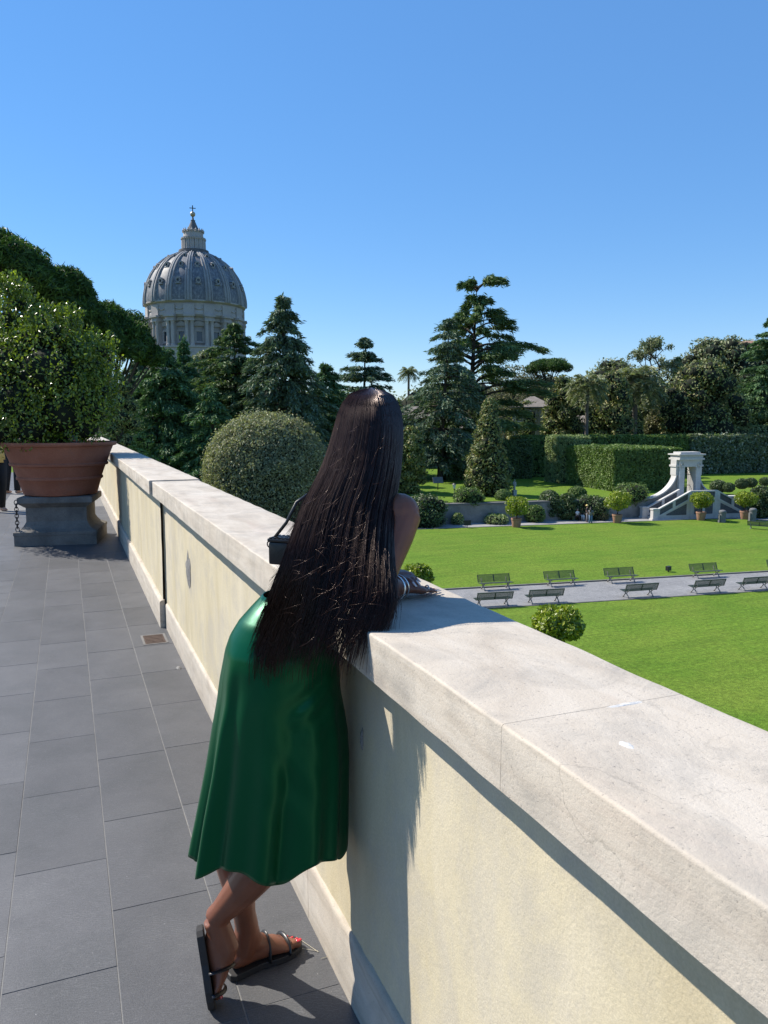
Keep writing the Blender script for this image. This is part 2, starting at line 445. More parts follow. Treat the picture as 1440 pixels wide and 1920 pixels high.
M['magnolia'] = mat_leaf('magnolia_leaves', (0.097, 0.134, 0.049), (0.206, 0.237, 0.078), (0.452, 0.355, 0.151), 0.5, 0.12, 0.3)
M['oak'] = mat_leaf('holm_oak_leaves', (0.125, 0.158, 0.080), (0.245, 0.275, 0.143), (0.362, 0.362, 0.205), 0.55, 0.15, 0.3)
M['brown_leaf'] = mat_leaf('olive_brown_leaves', (0.116, 0.122, 0.063), (0.193, 0.193, 0.101), (0.289, 0.257, 0.147), 0.6, 0.15, 0.25)
M['hedge'] = mat_leaf('clipped_hedge_leaves', (0.087, 0.143, 0.038), (0.151, 0.225, 0.060), (0.229, 0.300, 0.093), 0.55, 0.2, 0.3)
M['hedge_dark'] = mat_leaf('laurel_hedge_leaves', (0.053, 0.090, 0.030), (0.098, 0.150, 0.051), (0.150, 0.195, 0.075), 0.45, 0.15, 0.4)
M['hedge_pale'] = mat_leaf('pale_hedge_leaves', (0.179, 0.232, 0.094), (0.272, 0.333, 0.144), (0.377, 0.424, 0.204), 0.6, 0.2, 0.25)
M['ivy'] = mat_leaf('ivy_leaves', (0.064, 0.100, 0.051), (0.137, 0.173, 0.100), (0.309, 0.328, 0.255), 0.45, 0.15, 0.4)
M['olive'] = mat_leaf('grey_green_clipped_leaves', (0.164, 0.167, 0.086), (0.315, 0.315, 0.174), (0.529, 0.519, 0.312), 0.55, 0.2, 0.25)
M['citrus'] = mat_leaf('citrus_leaves', (0.115, 0.173, 0.017), (0.241, 0.304, 0.029), (0.500, 0.525, 0.059), 0.38, 0.3, 0.45)
M['laurel'] = mat_leaf('glossy_pot_shrub_leaves', (0.066, 0.109, 0.013), (0.163, 0.221, 0.022), (0.384, 0.444, 0.038), 0.28, 0.28, 0.6)
M['palm'] = mat_leaf('palm_fronds', (0.144, 0.175, 0.087), (0.273, 0.297, 0.159), (0.404, 0.399, 0.231), 0.45, 0.2, 0.4)
M['core'] = mat_stone('painted_inner_shade', (0.010, 0.013, 0.008), (0.022, 0.028, 0.014), 2, 0.95, 10)  # near-black stands in for the shade inside crowns and hedges
# ================================================================== SETTING: ground, lawns, paths
LAWN_Z, UPPER_Z = -8.6, -6.9
def sheet(name, pts, z, mat, kind='structure', grid=None):
    mb = MB(); mb.add([(p[0], p[1], z) for p in pts], [tuple(range(len(pts)))])
    o = mb.build(name, mat); tag(o, kind=kind); return o
big = 4000
sheet('ground', [(-big, -big), (big, -big), (big, big), (-big, big)], LAWN_Z-0.30, M['rough_grass'])
def gpoly(uv): return [G(u, v)[:2] for u, v in uv]
# gravel/paved court that the lawns, the path and the planting sit on
mb = MB(); mb.prism(gpoly([(-60, -40), (140, -40), (140, 81.0), (-60, 81.0)]), LAWN_Z-0.2, LAWN_Z-0.06)
tag(mb.build('court_paving', M['gravel']), kind='structure')
def lawn_slab(name, uv):
    mb = MB(); mb.prism(gpoly(uv), LAWN_Z-0.055, LAWN_Z+0.03)
    tag(mb.build(name, M['lawn']), kind='structure')
    kb = MB(); n = len(uv)
    for i in range(n):
        a, b = np.array(uv[i]), np.array(uv[(i+1) % n])
        d = (b-a)/np.linalg.norm(b-a); nrm = np.array([d[1], -d[0]])
        q = [a+nrm*0.012-d*0.02, b+nrm*0.012+d*0.02, b+nrm*0.17+d*0.02, a+nrm*0.17-d*0.02]
        kb.prism(gpoly([tuple(p) for p in q]), LAWN_Z-0.054+0.0007*i, LAWN_Z+0.058+0.0013*i)
    tag(kb.build('kerb', M['kerb']), kind='structure')
corner = [(52.5+6.5*math.sin(t), 60.6+8.6*math.cos(t)) for t in np.linspace(0, math.pi/2, 9)]
lawn_slab('lawn', [(-20, 44.0), (60.5, 44.0), (60.2, 52.0)]+corner[::-1]+[(-20, 69.2)])
lawn_slab('lawn', [(-20, 8.0), (60.5, 8.0), (60.5, 38.6), (-20, 38.6)])
mb = MB(); mb.prism(gpoly([(-20.5, 38.79), (60.9, 38.79), (60.9, 43.82), (-20.5, 43.82)]), LAWN_Z-0.056, LAWN_Z-0.015)
tag(mb.build('sett_path', M['setts']), kind='structure')
# upper garden terrace behind the retaining wall
mb = MB(); mb.prism(gpoly([(-160, 76.6), (300, 76.6), (300, 420), (-160, 420)]), LAWN_Z-0.25, UPPER_Z)
tag(mb.build('upper_lawn', M['lawn']), kind='structure')
# wooded hill far behind
hb = MB(); hv = []; hf = []
NX, NY = 60, 14
for j in range(NY):
    for i in range(NX):
        x = -500+i*25; y = 175+j*28
        h = UPPER_Z-0.4+min(1, j/5)*(6.0+9*noise.noise(Vector((x*0.006, y*0.008, 3))))
        hv.append((x, y, h))
for j in range(NY-1):
    for i in range(NX-1): hf.append((j*NX+i, j*NX+i+1, (j+1)*NX+i+1, (j+1)*NX+i))
hb.add(hv, hf); tag(hb.build('hill', M['rough_grass'], smooth=True), kind='structure')

# ------------------------------------------------------------------ terrace
WX = 0.656            # stucco face of the parapet
YN, YF = -3.2, 26.0   # run of the parapet
STEP_Y = 5.95
mb = MB()
mb.box(-9.0, 0.90, YN, YF, -8.9, -0.0014)
terrace = mb.build('terrace_floor', M['grout']); tag(terrace, kind='structure')
# paving slabs, each its own piece
SW, SL, GAP = 0.300, 0.598, 0.0013
def slab_mesh(w, l):
    b = MB(); x, y = w/2-GAP*0.75, l/2-GAP*0.35; c = 0.0015
    V = [(-x,-y,-0.02),(x,-y,-0.02),(x,y,-0.02),(-x,y,-0.02),(-x,-y,-0.0022),(x,-y,-0.0022),(x,y,-0.0022),(-x,y,-0.0022),(-x+c,-y+c,0),(x-c,-y+c,0),(x-c,y-c,0),(-x+c,y-c,0)]
    b.add(V, [(0,1,5,4),(1,2,6,5),(2,3,7,6),(3,0,4,7),(4,5,9,8),(5,6,10,9),(6,7,11,10),(7,4,8,11),(8,9,10,11)])
    me = b.mesh('paving_slab'); me.materials.append(M['slab']); return me
slab_me = slab_mesh(SW, SL)
edge_w = 0.640-0.373
slab_edge = slab_mesh(edge_w, SL)
offs = [0.0, 0.31, 0.0, 0.27, 0.43, 0.12, 0.36, 0.2, 0.5, 0.05, 0.33, 0.17]
def put_slab(me, x, y):
    o = bpy.data.objects.new('paving_slab', me); COL.objects.link(o); o.parent = terrace
    o.location = (x, y, random.uniform(-0.0001, 0.0007))
    o.rotation_euler = (random.uniform(-0.0010, 0.0010), random.uniform(-0.0012, 0.0012), random.uniform(-0.001, 0.001))
for c in range(-1, 8):
    x = 0.373+edge_w/2 if c == -1 else 0.372-SW*(c+0.5)
    y0 = {-1: 3.085, 0: 3.085-0.02, 1: 2.794, 2: 2.96}.get(c, 2.79+offs[c+2])
    ylo, yhi = (0.2, 14.5) if c < 5 else (1.5, 18.5)
    k0 = math.ceil((ylo-y0)/SL); k1 = math.floor((yhi-y0)/SL)
    for k in range(k0, k1+1):
        put_slab(slab_edge if c == -1 else slab_me, x, y0+SL*(k+0.5))
# farther and unseen paving is one sheet lying level with the slabs (the slabs are too thin on the picture to tell apart there)
tb = MB()
tb.box(-8.9, 0.372-SW*8-0.003, -3.1, 25.9, -0.0013, -0.0004)
tb.box(0.372-SW*8-0.001, 0.638, 19.2, 25.9, -0.0013, -0.0004)
tb.box(0.372-SW*8-0.001, 0.638, -3.1, -0.6, -0.0013, -0.0004)
o = link('far_paving', tb.mesh('far_paving'), M['slab'], terrace); tag(o, kind='stuff')

# ------------------------------------------------------------------ parapet wall
def rounded(x0, x1, z0, z1, r, rb=None):
    """closed x-z profile, rounded top corners"""
    P = [(x0, z0)]
    for t in np.linspace(math.pi, math.pi/2, 5): P.append((x0+r+r*math.cos(t), z1-r+r*math.sin(t)))
    n = 6
    for i in range(1, n): P.append((x0+r+(x1-x0-2*r)*i/n, z1))
    for t in np.linspace(math.pi/2, 0, 5): P.append((x1-r+r*math.cos(t), z1-r+r*math.sin(t)))
    P.append((x1, z0)); return P
def stone_extrude(name, prof, y0, y1, mat, parent, jit=0.0015, step=0.035, seed=0, chip=0.004):
    ny = max(2, int((y1-y0)/step)); n = len(prof)
    V = []
    for j in range(ny+1):
        y = y0+(y1-y0)*j/ny; ef = min(1.0, min(y-y0, y1-y)/0.06)
        for i, (x, z) in enumerate(prof):
            w = ef*noise.noise(Vector((x*9+seed, y*7, z*9)))
            dx = dz = jit*w
            if 1 <= i <= 5:      # worn front edge
                c = max(0, noise.noise(Vector((seed*3.1, y*16, 5)))-0.15)*chip*2.0+max(0, noise.noise(Vector((seed*1.7, y*45, 9)))-0.25)*chip
                dx += c*ef; dz -= c*0.8*ef
            V.append((x+dx, y+(0.0008*noise.noise(Vector((x*30, seed, z*30))) if j in (0, ny) else 0), z+dz))
    F = []
    for j in range(ny):
        for i in range(n):
            F.append((j*n+i, j*n+(i+1) % n, (j+1)*n+(i+1) % n, (j+1)*n+i))
    F += [tuple(range(n-1, -1, -1)), tuple(range(ny*n, ny*n+n))]
    mb = MB(); mb.add(V, F)
    return mb.build(name, mat, parent, smooth=True, auto=R_(40))
def wall_body(name, x0, x1, y0, y1, z0, z1, parent):
    """stucco core with a gently uneven front face"""
    mb = MB(); ny, nz = int((y1-y0)/0.06), 16
    V = []
    for j in range(ny+1):
        for k in range(nz+1):
            y = y0+(y1-y0)*j/ny; z = z0+(z1-z0)*k/nz
            V.append((x0+0.004*noise.noise(Vector((3, y*2.3, z*2.6)))+0.0016*noise.noise(Vector((8, y*9, z*9))), y, z))
    F = [(j*(nz+1)+k, j*(nz+1)+k+1, (j+1)*(nz+1)+k+1, (j+1)*(nz+1)+k) for j in range(ny) for k in range(nz)]
    mb.add(V, F); mb.box(x0+0.02, x1, y0+0.001, y1-0.001, -8.9, z1-0.001)
    mb.box(x0+0.006, x0+0.022, y0, y1, z0-0.3, z0+0.01)
    return mb.build(name, M['stucco'], parent, smooth=True, auto=R_(35))
wall1 = empty('parapet_wall', (0, 0, 0), 'long cream stucco parapet with pale travertine coping that the woman leans on', 'wall')
wall2 = empty('parapet_wall', (0, 0, 0), 'far, slightly projecting length of cream parapet beside the big potted shrub', 'wall')
wall_body('wall_body', WX, 0.90, YN, STEP_Y+0.003, 0.15, 1.008, wall1)
wall_body('wall_body', WX-0.026, 0.90, STEP_Y+0.004, YF, 0.15, 1.020, wall2)
js = [YN, -0.72, 0.958, 2.45, 4.15, STEP_Y-0.004]
for i in range(len(js)-1):
    stone_extrude('coping_stone', rounded(0.5775, 0.92, 1.001, 1.104, 0.0055), js[i]+0.0005, js[i+1]-0.0005, M['trav'], wall1, 0.0016, 0.02, i*7.3)
js2 = [STEP_Y+0.004, 7.7, 9.5, 11.5, 13.5, 16, 19, 22, YF]
for i in range(len(js2)-1):
    stone_extrude('coping_stone', rounded(0.556, 0.926, 1.008, 1.112, 0.0075), js2[i]+0.0013, js2[i+1]-0.0013, M['trav'], wall2, 0.002, 0.05, 50+i*7.3)
ks = [YN, -1.3, -0.2, 0.98, 2.2, 3.4, 4.58, STEP_Y-0.03]
for i in range(len(ks)-1):
    stone_extrude('skirting_stone', [(0.6400, -0.012), (0.6400, 0.17), (0.6425, 0.181), (0.6470, 0.186), (0.6510, 0.188), (0.6540, 0.189), (0.6600, 0.1905), (0.6660, 0.192), (0.6775, 0.194), (0.6780, -0.012)], ks[i]+0.0012, ks[i+1]-0.0012, M['skirt_stone'], wall1, 0.002, 0.03, 90+i*3.7, 0.006)
ks2 = [STEP_Y-0.02, 6.55, 7.7, 9.2, 11, 13, 15.5, 18, 21, YF]
for i in range(len(ks2)-1):
    stone_extrude('skirting_stone', [(0.6000, -0.012), (0.6000, 0.19), (0.6025, 0.20), (0.6070, 0.205), (0.6110, 0.207), (0.6140, 0.209), (0.6200, 0.21), (0.6260, 0.211), (0.6370, 0.213), (0.6380, -0.012)], ks2[i]+0.0012, ks2[i+1]-0.0012, M['skirt_stone'], wall2, 0.002, 0.08, 140+i*3.7)
# gouge where the stucco has come off
def blob(name, c, ry, rz, depth, mat, parent, seed, n=26, axis='x', z_up=0.0):
    V = [(c[0]-depth if axis == 'x' else c[0], c[1], c[2]+(depth if axis == 'z' else 0))]; F = []
    rings = 3
    for r in range(1, rings+1):
        for k in range(n):
            w = 2*math.pi*k/n
            q = r/rings*(1+0.45*noise.noise(Vector((math.cos(w)*1.6+seed, math.sin(w)*1.6, 2)))+0.2*noise.noise(Vector((math.cos(w)*5+seed, math.sin(w)*5, 2))))
            d = depth*(1-(r/rings)**2)*(1+0.8*noise.noise(Vector((seed+r, w*2, 0))))-(0.001 if r == rings else 0)
            if axis == 'x': V.append((c[0]-d, c[1]+ry*q*math.cos(w), c[2]+rz*q*math.sin(w)))
            else: V.append((c[0]+ry*q*math.cos(w), c[1]+rz*q*math.sin(w), c[2]+d))
    for k in range(n): F.append((0, 1+k, 1+(k+1) % n))
    for r in range(rings-1):
        for k in range(n): F.append((1+r*n+k, 1+(r+1)*n+k, 1+(r+1)*n+(k+1) % n, 1+r*n+(k+1) % n))
    mb = MB(); mb.add(V, F); return mb.build(name, mat, parent, smooth=True)
blob('plaster_scar', (WX-0.002, 4.74, 0.66), 0.085, 0.115, 0.010, M['plaster_chip'], wall1, 4.2)
blob('plaster_scar', (WX-0.002, 1.75, 0.755), 0.007, 0.028, 0.005, M['plaster_chip'], wall1, 9.1)
for (x, y, a, b_, s) in ((0.84, 0.60, 0.030, 0.012, 1.1), (0.70, 0.83, 0.012, 0.018, 2.2), (0.665, 0.50, 0.035, 0.022, 3.3), (0.80, 0.955, 0.055, 0.008, 4.4), (0.69, 0.435, 0.03, 0.03, 5.1)):
    blob('lime_patch', (x, y, 1.1042), a*0.7, b_*0.8, 0.0012, M['white_repair'], wall1, s, axis='z')

# drain cover by the skirting
p0, p1 = onz(266, 1191, 0), onz(313, 1208, 0)
dc = empty('drain_cover', (0.525, 5.63, 0), 'small rusty square drain cover set in the paving beside the parapet', 'drain')
mb = MB()
for (a, b_, c, d) in ((-0.085, 0.085, 0.115, 0.13), (-0.085, 0.085, -0.13, -0.115), (-0.085, -0.07, -0.115, 0.115), (0.07, 0.085, -0.115, 0.115)): mb.box(a, b_, c, d, -0.005, 0.004)
mb.build('frame', M['kerb'], dc)
mb = MB(); mb.box(-0.069, 0.069, -0.114, 0.114, -0.005, 0.0025)
for k in range(6): mb.box(-0.06, 0.06, -0.10+k*0.036, -0.085+k*0.036, 0.0026, 0.0045)
mb.build('plate', M['rust'], dc)
mb = MB()
cc = onz(345, 1252, 0)
blob('mortar_crumb', (0.60, float(cc[1])*1.0, 0.001), 0.016, 0.03, 0.010, M['plaster_chip'], None, 7.7, axis='z')
tag(bpy.data.objects['mortar_crumb'], 'small whitish lump of crumbled mortar on the paving at the foot of the parapet', 'rubble')
# dry straws lying at the toes
mb = MB()
for a, b_ in (((556, 1757), (597, 1785)), ((553, 1776), (596, 1783)), ((602, 1797), (620, 1792))):
    A, B = onz(*a, 0.004), onz(*b_, 0.003); mid = (A+B)/2+np.array([0.003, 0.004, 0.004])
    mb.tube([A, B], 0.0008, 5)
o = mb.build('dry_straw', mat_plain('straw', (0.5, 0.45, 0.33), 0.7)); tag(o, 'few thin pale dry straws lying on the paving before the red-nailed toe', 'straw')

# ------------------------------------------------------------------ big potted shrub on the terrace
PD = 10.05
pc = base_at(108, PD, 0); PCX, PCY = float(pc[0]), float(pc[1])
pz = lambda y: zat(y, PD)
ped = empty('stone_pedestal', (PCX, PCY, 0), 'weathered moulded stone pedestal under the big terracotta pot', 'pedestal', rz=R_(-10))
def sqlathe(mb, prof):
    for i in range(len(prof)-1):
        (a, z0), (b, z1) = prof[i], prof[i+1]
        mb.add([(-a,-a,z0),(a,-a,z0),(a,a,z0),(-a,a,z0),(-b,-b,z1),(b,-b,z1),(b,b,z1),(-b,b,z1)], [(0,1,5,4),(1,2,6,5),(2,3,7,6),(3,0,4,7)])
    a, z = prof[0]; mb.add([(-a,-a,z),(a,-a,z),(a,a,z),(-a,a,z)], [(3,2,1,0)])
    a, z = prof[-1]; mb.add([(-a,-a,z),(a,-a,z),(a,a,z),(-a,a,z)], [(0,1,2,3)])
zt = pz(926)
k = zt
s0 = 0.485
mb = MB(); sqlathe(mb, [(s0, -0.005), (s0, 0.21*k), (s0+0.006, 0.215*k), (s0+0.006, 0.28*k), (s0-0.02, 0.30*k), (s0-0.06, 0.33*k)])
mb.build('plinth', M['ped'], ped)
mb = MB(); sqlathe(mb, [(s0-0.062, 0.325*k), (s0-0.10, 0.40*k), (s0-0.125, 0.48*k), (s0-0.125, 0.78*k)])
mb.build('die', M['ped'], ped)
mb = MB(); sqlathe(mb, [(s0-0.124, 0.775*k), (s0-0.10, 0.80*k), (s0-0.08, 0.83*k), (s0-0.055, 0.86*k), (s0-0.045, 0.88*k), (s0-0.045, 0.985*k), (s0-0.06, 1.0*k)])
mb.build('cap', M['ped'], ped)
ch = MB()
for i in range(9):
    ax = (1, 0, 0) if i % 2 else (0, 1, 0)
    ch.torus((-s0+0.035, -s0+0.05, 0.90*k-i*0.042), ax, 0.021, 0.006, 10, 5, 1.5)
ch.build('hanging_chain', M['iron'], ped)
pot = empty('terracotta_pot', (PCX, PCY, zt), 'huge banded terracotta pot on the stone pedestal at the end of the terrace', 'pot')
hp = pz(828)-zt
rim = 0.715
def pr(r, z): return (r*rim, z*hp)
mb = MB()
mb.lathe([pr(0.0, 0.002), pr(0.60, 0.002), pr(0.625, 0.02), pr(0.66, 0.14), pr(0.70, 0.28), pr(0.735, 0.31), pr(0.735, 0.34), pr(0.72, 0.36), pr(0.775, 0.52), pr(0.785, 0.55), pr(0.83, 0.565), pr(0.84, 0.60), pr(0.82, 0.62), pr(0.875, 0.78), pr(0.93, 0.92), pr(0.985, 0.935), pr(1.0, 0.965), pr(0.995, 1.0), pr(0.93, 1.0), pr(0.91, 0.93), pr(0.0, 0.93)], 56, caps=False)
mb.build('pot_body', M['terracotta'], pot, smooth=True, auto=R_(35))
mb = MB(); mb.lathe([(rim*0.905, hp*0.90), (rim*0.905, hp*0.935), (rim*0.5, hp*0.975), (0.02, hp*0.985)], 24); mb.build('soil', M['soil'], pot, smooth=True)

# ================================================================== foliage builders
def leaf_quads(C_, Nn, L, W, r=rng, jit=0.9, along=None):
    """diamond leaves at centres C_ facing roughly Nn"""
    n = len(C_)
    Nn = Nn + r.normal(0, jit, (n, 3)); Nn /= np.linalg.norm(Nn, axis=1, keepdims=True)+1e-9
    T = r.normal(0, 1, (n, 3)) if along is None else along + r.normal(0, 0.25, (n, 3))
    T -= Nn*np.sum(T*Nn, axis=1, keepdims=True); T /= np.linalg.norm(T, axis=1, keepdims=True)+1e-9
    B = np.cross(Nn, T)
    l = (L*r.uniform(0.6, 1.25, n))[:, None]; w = (W*r.uniform(0.6, 1.25, n))[:, None]
    cup = Nn*l*0.12
    V = np.empty((n, 4, 3)); V[:, 0] = C_-T*l; V[:, 1] = C_+B*w+cup-T*l*0.1; V[:, 2] = C_+T*l; V[:, 3] = C_-B*w+cup-T*l*0.1
    return V.reshape(-1, 3)
def leaves_obj(name, V, mat, parent):
    F = np.arange(len(V)).reshape(-1, 4)
    return link(name, np_mesh(name, V, F), mat, parent)
def unit(n, r=rng):
    d = r.normal(0, 1, (n, 3)); return d/np.linalg.norm(d, axis=1, keepdims=True)
def ell_leaves(ells, n, L, W, r=rng, jit=0.8, shell=(0.80, 1.06), core_pow=1.0):
    ells = np.array(ells); area = (ells[:, 3]*ells[:, 4]+ells[:, 4]*ells[:, 5]+ells[:, 3]*ells[:, 5])**1.0
    idx = r.choice(len(ells), n, p=area/area.sum()); e = ells[idx]; d = unit(n, r)
    rad = r.uniform(shell[0], shell[1], n)
    P = e[:, :3]+d*e[:, 3:]*rad[:, None]
    Nn = d/e[:, 3:]; Nn /= np.linalg.norm(Nn, axis=1, keepdims=True)
    # drop leaves buried deep inside another lump
    keep = np.ones(n, bool)
    for q in ells:
        s = np.sum(((P-q[:3])/q[3:])**2, axis=1); keep &= ~(s < 0.42)
    P, Nn = P[keep], Nn[keep]
    return leaf_quads(P, Nn, L, W, r, jit)
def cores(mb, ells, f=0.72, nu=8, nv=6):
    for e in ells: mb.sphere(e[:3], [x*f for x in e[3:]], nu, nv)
def trunk_tube(mb, P, r0, r1, n=8):
    m = len(P); mb.tube(P, [r0+(r1-r0)*i/(m-1) for i in range(m)], n)
def prof_tree(name, label, group, base, H, tz, R, prof, mat, n=9000, lumps=26, L=0.32, W=0.17, trunk_r=0.3, seed=1, lump=0.36, squash=0.85, bark='bark', core=True, shell=(0.75, 1.12), limb=0, cat='tree', jit=0.9):
    """broadleaf tree: lumps of leaves placed along a crown profile prof(t) -> relative radius"""
    r = np.random.default_rng(seed)
    t = empty(name, base, label, cat, group)
    ells = []
    ch_ = H-tz
    for i in range(lumps):
        q = (i+0.5)/lumps; q = min(0.97, max(0.02, q+r.uniform(-0.03, 0.03)))
        pr_ = prof(q); a = i*2.39996+r.uniform(-0.5, 0.5)
        lr = R*lump*(0.55+0.55*pr_)*r.uniform(0.75, 1.25)
        rr = max(0, R*pr_-lr*0.75)*r.uniform(0.8, 1.08)
        z = tz+q*ch_
        z = min(z, H-lr*squash*0.8)
        ells.append((rr*math.cos(a), rr*math.sin(a), z, lr, lr, lr*squash))
        if i % 3 == 0 and pr_ > 0.5: ells.append((0.35*rr*math.cos(a+2), 0.35*rr*math.sin(a+2), z, lr*0.95, lr*0.95, lr*0.8))
    leaves_obj('crown', ell_leaves(ells, n, L, W, r, jit, shell), mat, t)
    mb = MB()
    pts = [(0, 0, -0.2)]+[(0.06*R*math.sin(i*1.3+seed), 0.06*R*math.cos(i*1.7+seed), H*0.8*i/5) for i in range(1, 6)]
    trunk_tube(mb, pts, trunk_r, trunk_r*0.25, 8)
    for e in (ells[::2] if limb else ells[::3]):
        z0 = max(0.1*H, e[2]-0.45*math.hypot(e[0], e[1])-0.15*H*0.5)
        mid = (e[0]*0.5, e[1]*0.5, (z0+e[2])/2+0.02*H)
        mb.tube([(0, 0, z0), mid, e[:3]], [trunk_r*0.4, trunk_r*0.25, trunk_r*0.1], 5)
    mb.build('trunk', M[bark], t, smooth=True)
    if core:
        mb = MB(); cores(mb, ells, 0.70); mb.build('shade_core', M['core'], t, smooth=True)
    return t
P_BALL = lambda q: math.sqrt(max(0, 1-(2*q-1)**2))
P_CONE = lambda q: (1-q)**0.75*min(1, 0.72+q*3)
P_EGG = lambda q: math.sqrt(max(0, 1-(2*min(1, q**0.75)-1)**2))*0.97+0.03
P_COL = lambda q: min(1, 0.75+q)*(1-q**5)**0.6
P_UMB = lambda q: math.sqrt(max(0.0, 1-q**1.7))*min(1, 0.62+q*1.6)
def cedar(label, group, base, H, prof, mat, seed=1, tiers=16, per=5, z0=0.12, droop=0.1, rise=0.25, L=0.36, W=0.10, dens=30, trunk_r=0.4, trunk_pts=None, lean=(0, 0), flat=0.15, name='cedar_tree', pad=1.0, twist=0, bark='bark', hang=0.0, top_tuft=True, bare=0.12):
    """conifer with visible tiers of flat, needle-padded boughs"""
    r = np.random.default_rng(seed)
    t = empty(name, base, label, 'tree', group)
    mb = MB()
    def tp(z):
        q = z/H; return np.array([lean[0]*q+0.12*math.sin(q*5+seed), lean[1]*q+0.12*math.cos(q*4+seed), z])
    mb.tube([tp(-0.2)]+[tp(H*q) for q in (0.08, 0.2, 0.35, 0.5, 0.65, 0.8, 0.92, 0.99)], [trunk_r*1.15, trunk_r, trunk_r*0.92, trunk_r*0.8, trunk_r*0.62, trunk_r*0.45, trunk_r*0.28, trunk_r*0.13, 0.03], 9)
    Cs, Ns, Ts = [], [], []
    for i in range(tiers):
        q = z0+(1-z0)*(i+r.uniform(0.1, 0.9))/tiers
        nb = per+r.integers(-1, 2)
        a0 = i*1.9+r.uniform(0, 6.28)
        for k in range(max(2, nb)):
            a = a0+2*math.pi*k/max(2, nb)+r.uniform(-0.35, 0.35)
            Lb = prof(q)*r.uniform(0.62, 1.22)
            if callable(twist): Lb *= twist(a, q)
            if Lb < 0.15: continue
            o = tp(q*H*0.985+r.uniform(-0.2, 0.2)); d = np.array([math.cos(a), math.sin(a), 0.0]); sd = np.array([-d[1], d[0], 0])
            rs = rise*r.uniform(0.4, 1.5)*(0.5+q); dr = droop*r.uniform(0.5, 1.5)
            wob = r.uniform(-0.18, 0.18)
            bp = lambda s: o+d*Lb*s+sd*Lb*wob*s*s+np.array([0, 0, Lb*(rs*s-(rs*0.55+dr)*s*s)])
            br = max(0.03, min(trunk_r*0.42, 0.028*Lb+0.02))
            mb.tube([bp(s) for s in (0, 0.3, 0.6, 0.9)], [br, br*0.75, br*0.5, br*0.2], 5)
            T = int((6+4.5*Lb)*pad); per_t = max(5, int(dens*0.42))
            st = np.sort(r.uniform(bare, 1.0, T)); sg = np.where(np.arange(T) % 2 == 0, 1.0, -1.0)
            fan = r.uniform(0.35, 1.15, T)*sg*(1.1-0.7*st)
            tl = Lb*r.uniform(0.16, 0.36, T)*(1.15-0.55*st)+0.25
            u_ = r.uniform(0.0, 1.05, (T, per_t))
            dirx = np.cos(fan)[:, None]; diry = np.sin(fan)[:, None]
            S = st[:, None]*np.ones((1, per_t))
            along = Lb*S+tl[:, None]*u_*dirx; side = Lb*wob*S*S+tl[:, None]*u_*diry
            zz = Lb*(rs*S-(rs*0.55+dr)*S*S)+tl[:, None]*(0.12*u_-(0.30+hang)*u_*u_)+r.normal(0, flat, (T, per_t))-hang*np.abs(r.normal(0, 0.3, (T, per_t)))
            along = along.ravel()+r.normal(0, 0.07, T*per_t); side = side.ravel()+r.normal(0, 0.07, T*per_t); zz = zz.ravel()
            P = o+d*along[:, None]+sd*side[:, None]; P[:, 2] += zz
            m = len(P)
            Cs.append(P)
            fy = np.repeat(diry.ravel(), per_t); fx = np.repeat(dirx.ravel(), per_t)
            Ns.append(np.tile(np.array([0, 0, 1.0]), (m, 1))+d*0.25+sd*(fy*0.35)[:, None])
            Ts.append(d*fx[:, None]+sd*fy[:, None]+np.array([0, 0, -0.15-hang*0.8]))
    if top_tuft:
        m = 60; P = np.array([tp(H*0.93)]*m)+r.normal(0, 1, (m, 3))*np.array([0.18, 0.18, 0.05*H*0.5]); Cs.append(P); Ns.append(unit(m, r)); Ts.append(np.tile([0, 0, 1.0], (m, 1)))
    Cc, Nc, Tc = np.vstack(Cs), np.vstack(Ns), np.vstack(Ts)
    leaves_obj('crown', leaf_quads(Cc, Nc, L, W, r, 0.55, Tc), mat, t)
    mb.build('trunk', M[bark], t, smooth=True)
    return t
def stone_pine(label, group, base, H, tz, R, seed=1, n=14000, lumps=30, mat='pine', name='stone_pine', L=0.34, W=0.07, lump=0.34, squash=0.62, forks=7):
    r = np.random.default_rng(seed)
    t = empty(name, base, label, 'tree', group)
    ells = []
    for i in range(lumps):
        u_ = math.sqrt((i+0.5)/lumps); a = i*2.39996+r.uniform(-0.3, 0.3)
        lr = R*lump*r.uniform(0.7, 1.2)*(1.05-0.35*u_)
        rr = u_*(R-lr*0.6)
        z = tz+(H-tz)*(0.25+0.75*math.sqrt(max(0, 1-(rr/R)**2)))-lr*squash+r.uniform(-0.06, 0.03)*(H-tz)
        ells.append((rr*math.cos(a), rr*math.sin(a), z, lr, lr, lr*squash))
    V = ell_leaves(ells, int(n*1.25), L*1.15, W, r, 0.9, (0.62, 1.30))
    leaves_obj('crown', V, M[mat], t)
    mb = MB(); fork = tz*0.82
    trunk_tube(mb, [(0, 0, -0.3), (0.1, 0.05, fork*0.5), (0, 0, fork)], 0.42, 0.30, 9)
    for e in ells[::2]:
        mb.tube([(0, 0, fork*0.97), (e[0]*0.45, e[1]*0.45, (fork+e[2])/2), (e[0], e[1], e[2])], [0.17, 0.12, 0.05], 5)
    mb.build('trunk', M['bark'], t, smooth=True)
    mb = MB(); cores(mb, ells, 0.62); mb.build('shade_core', M['core'], t, smooth=True)
    return t
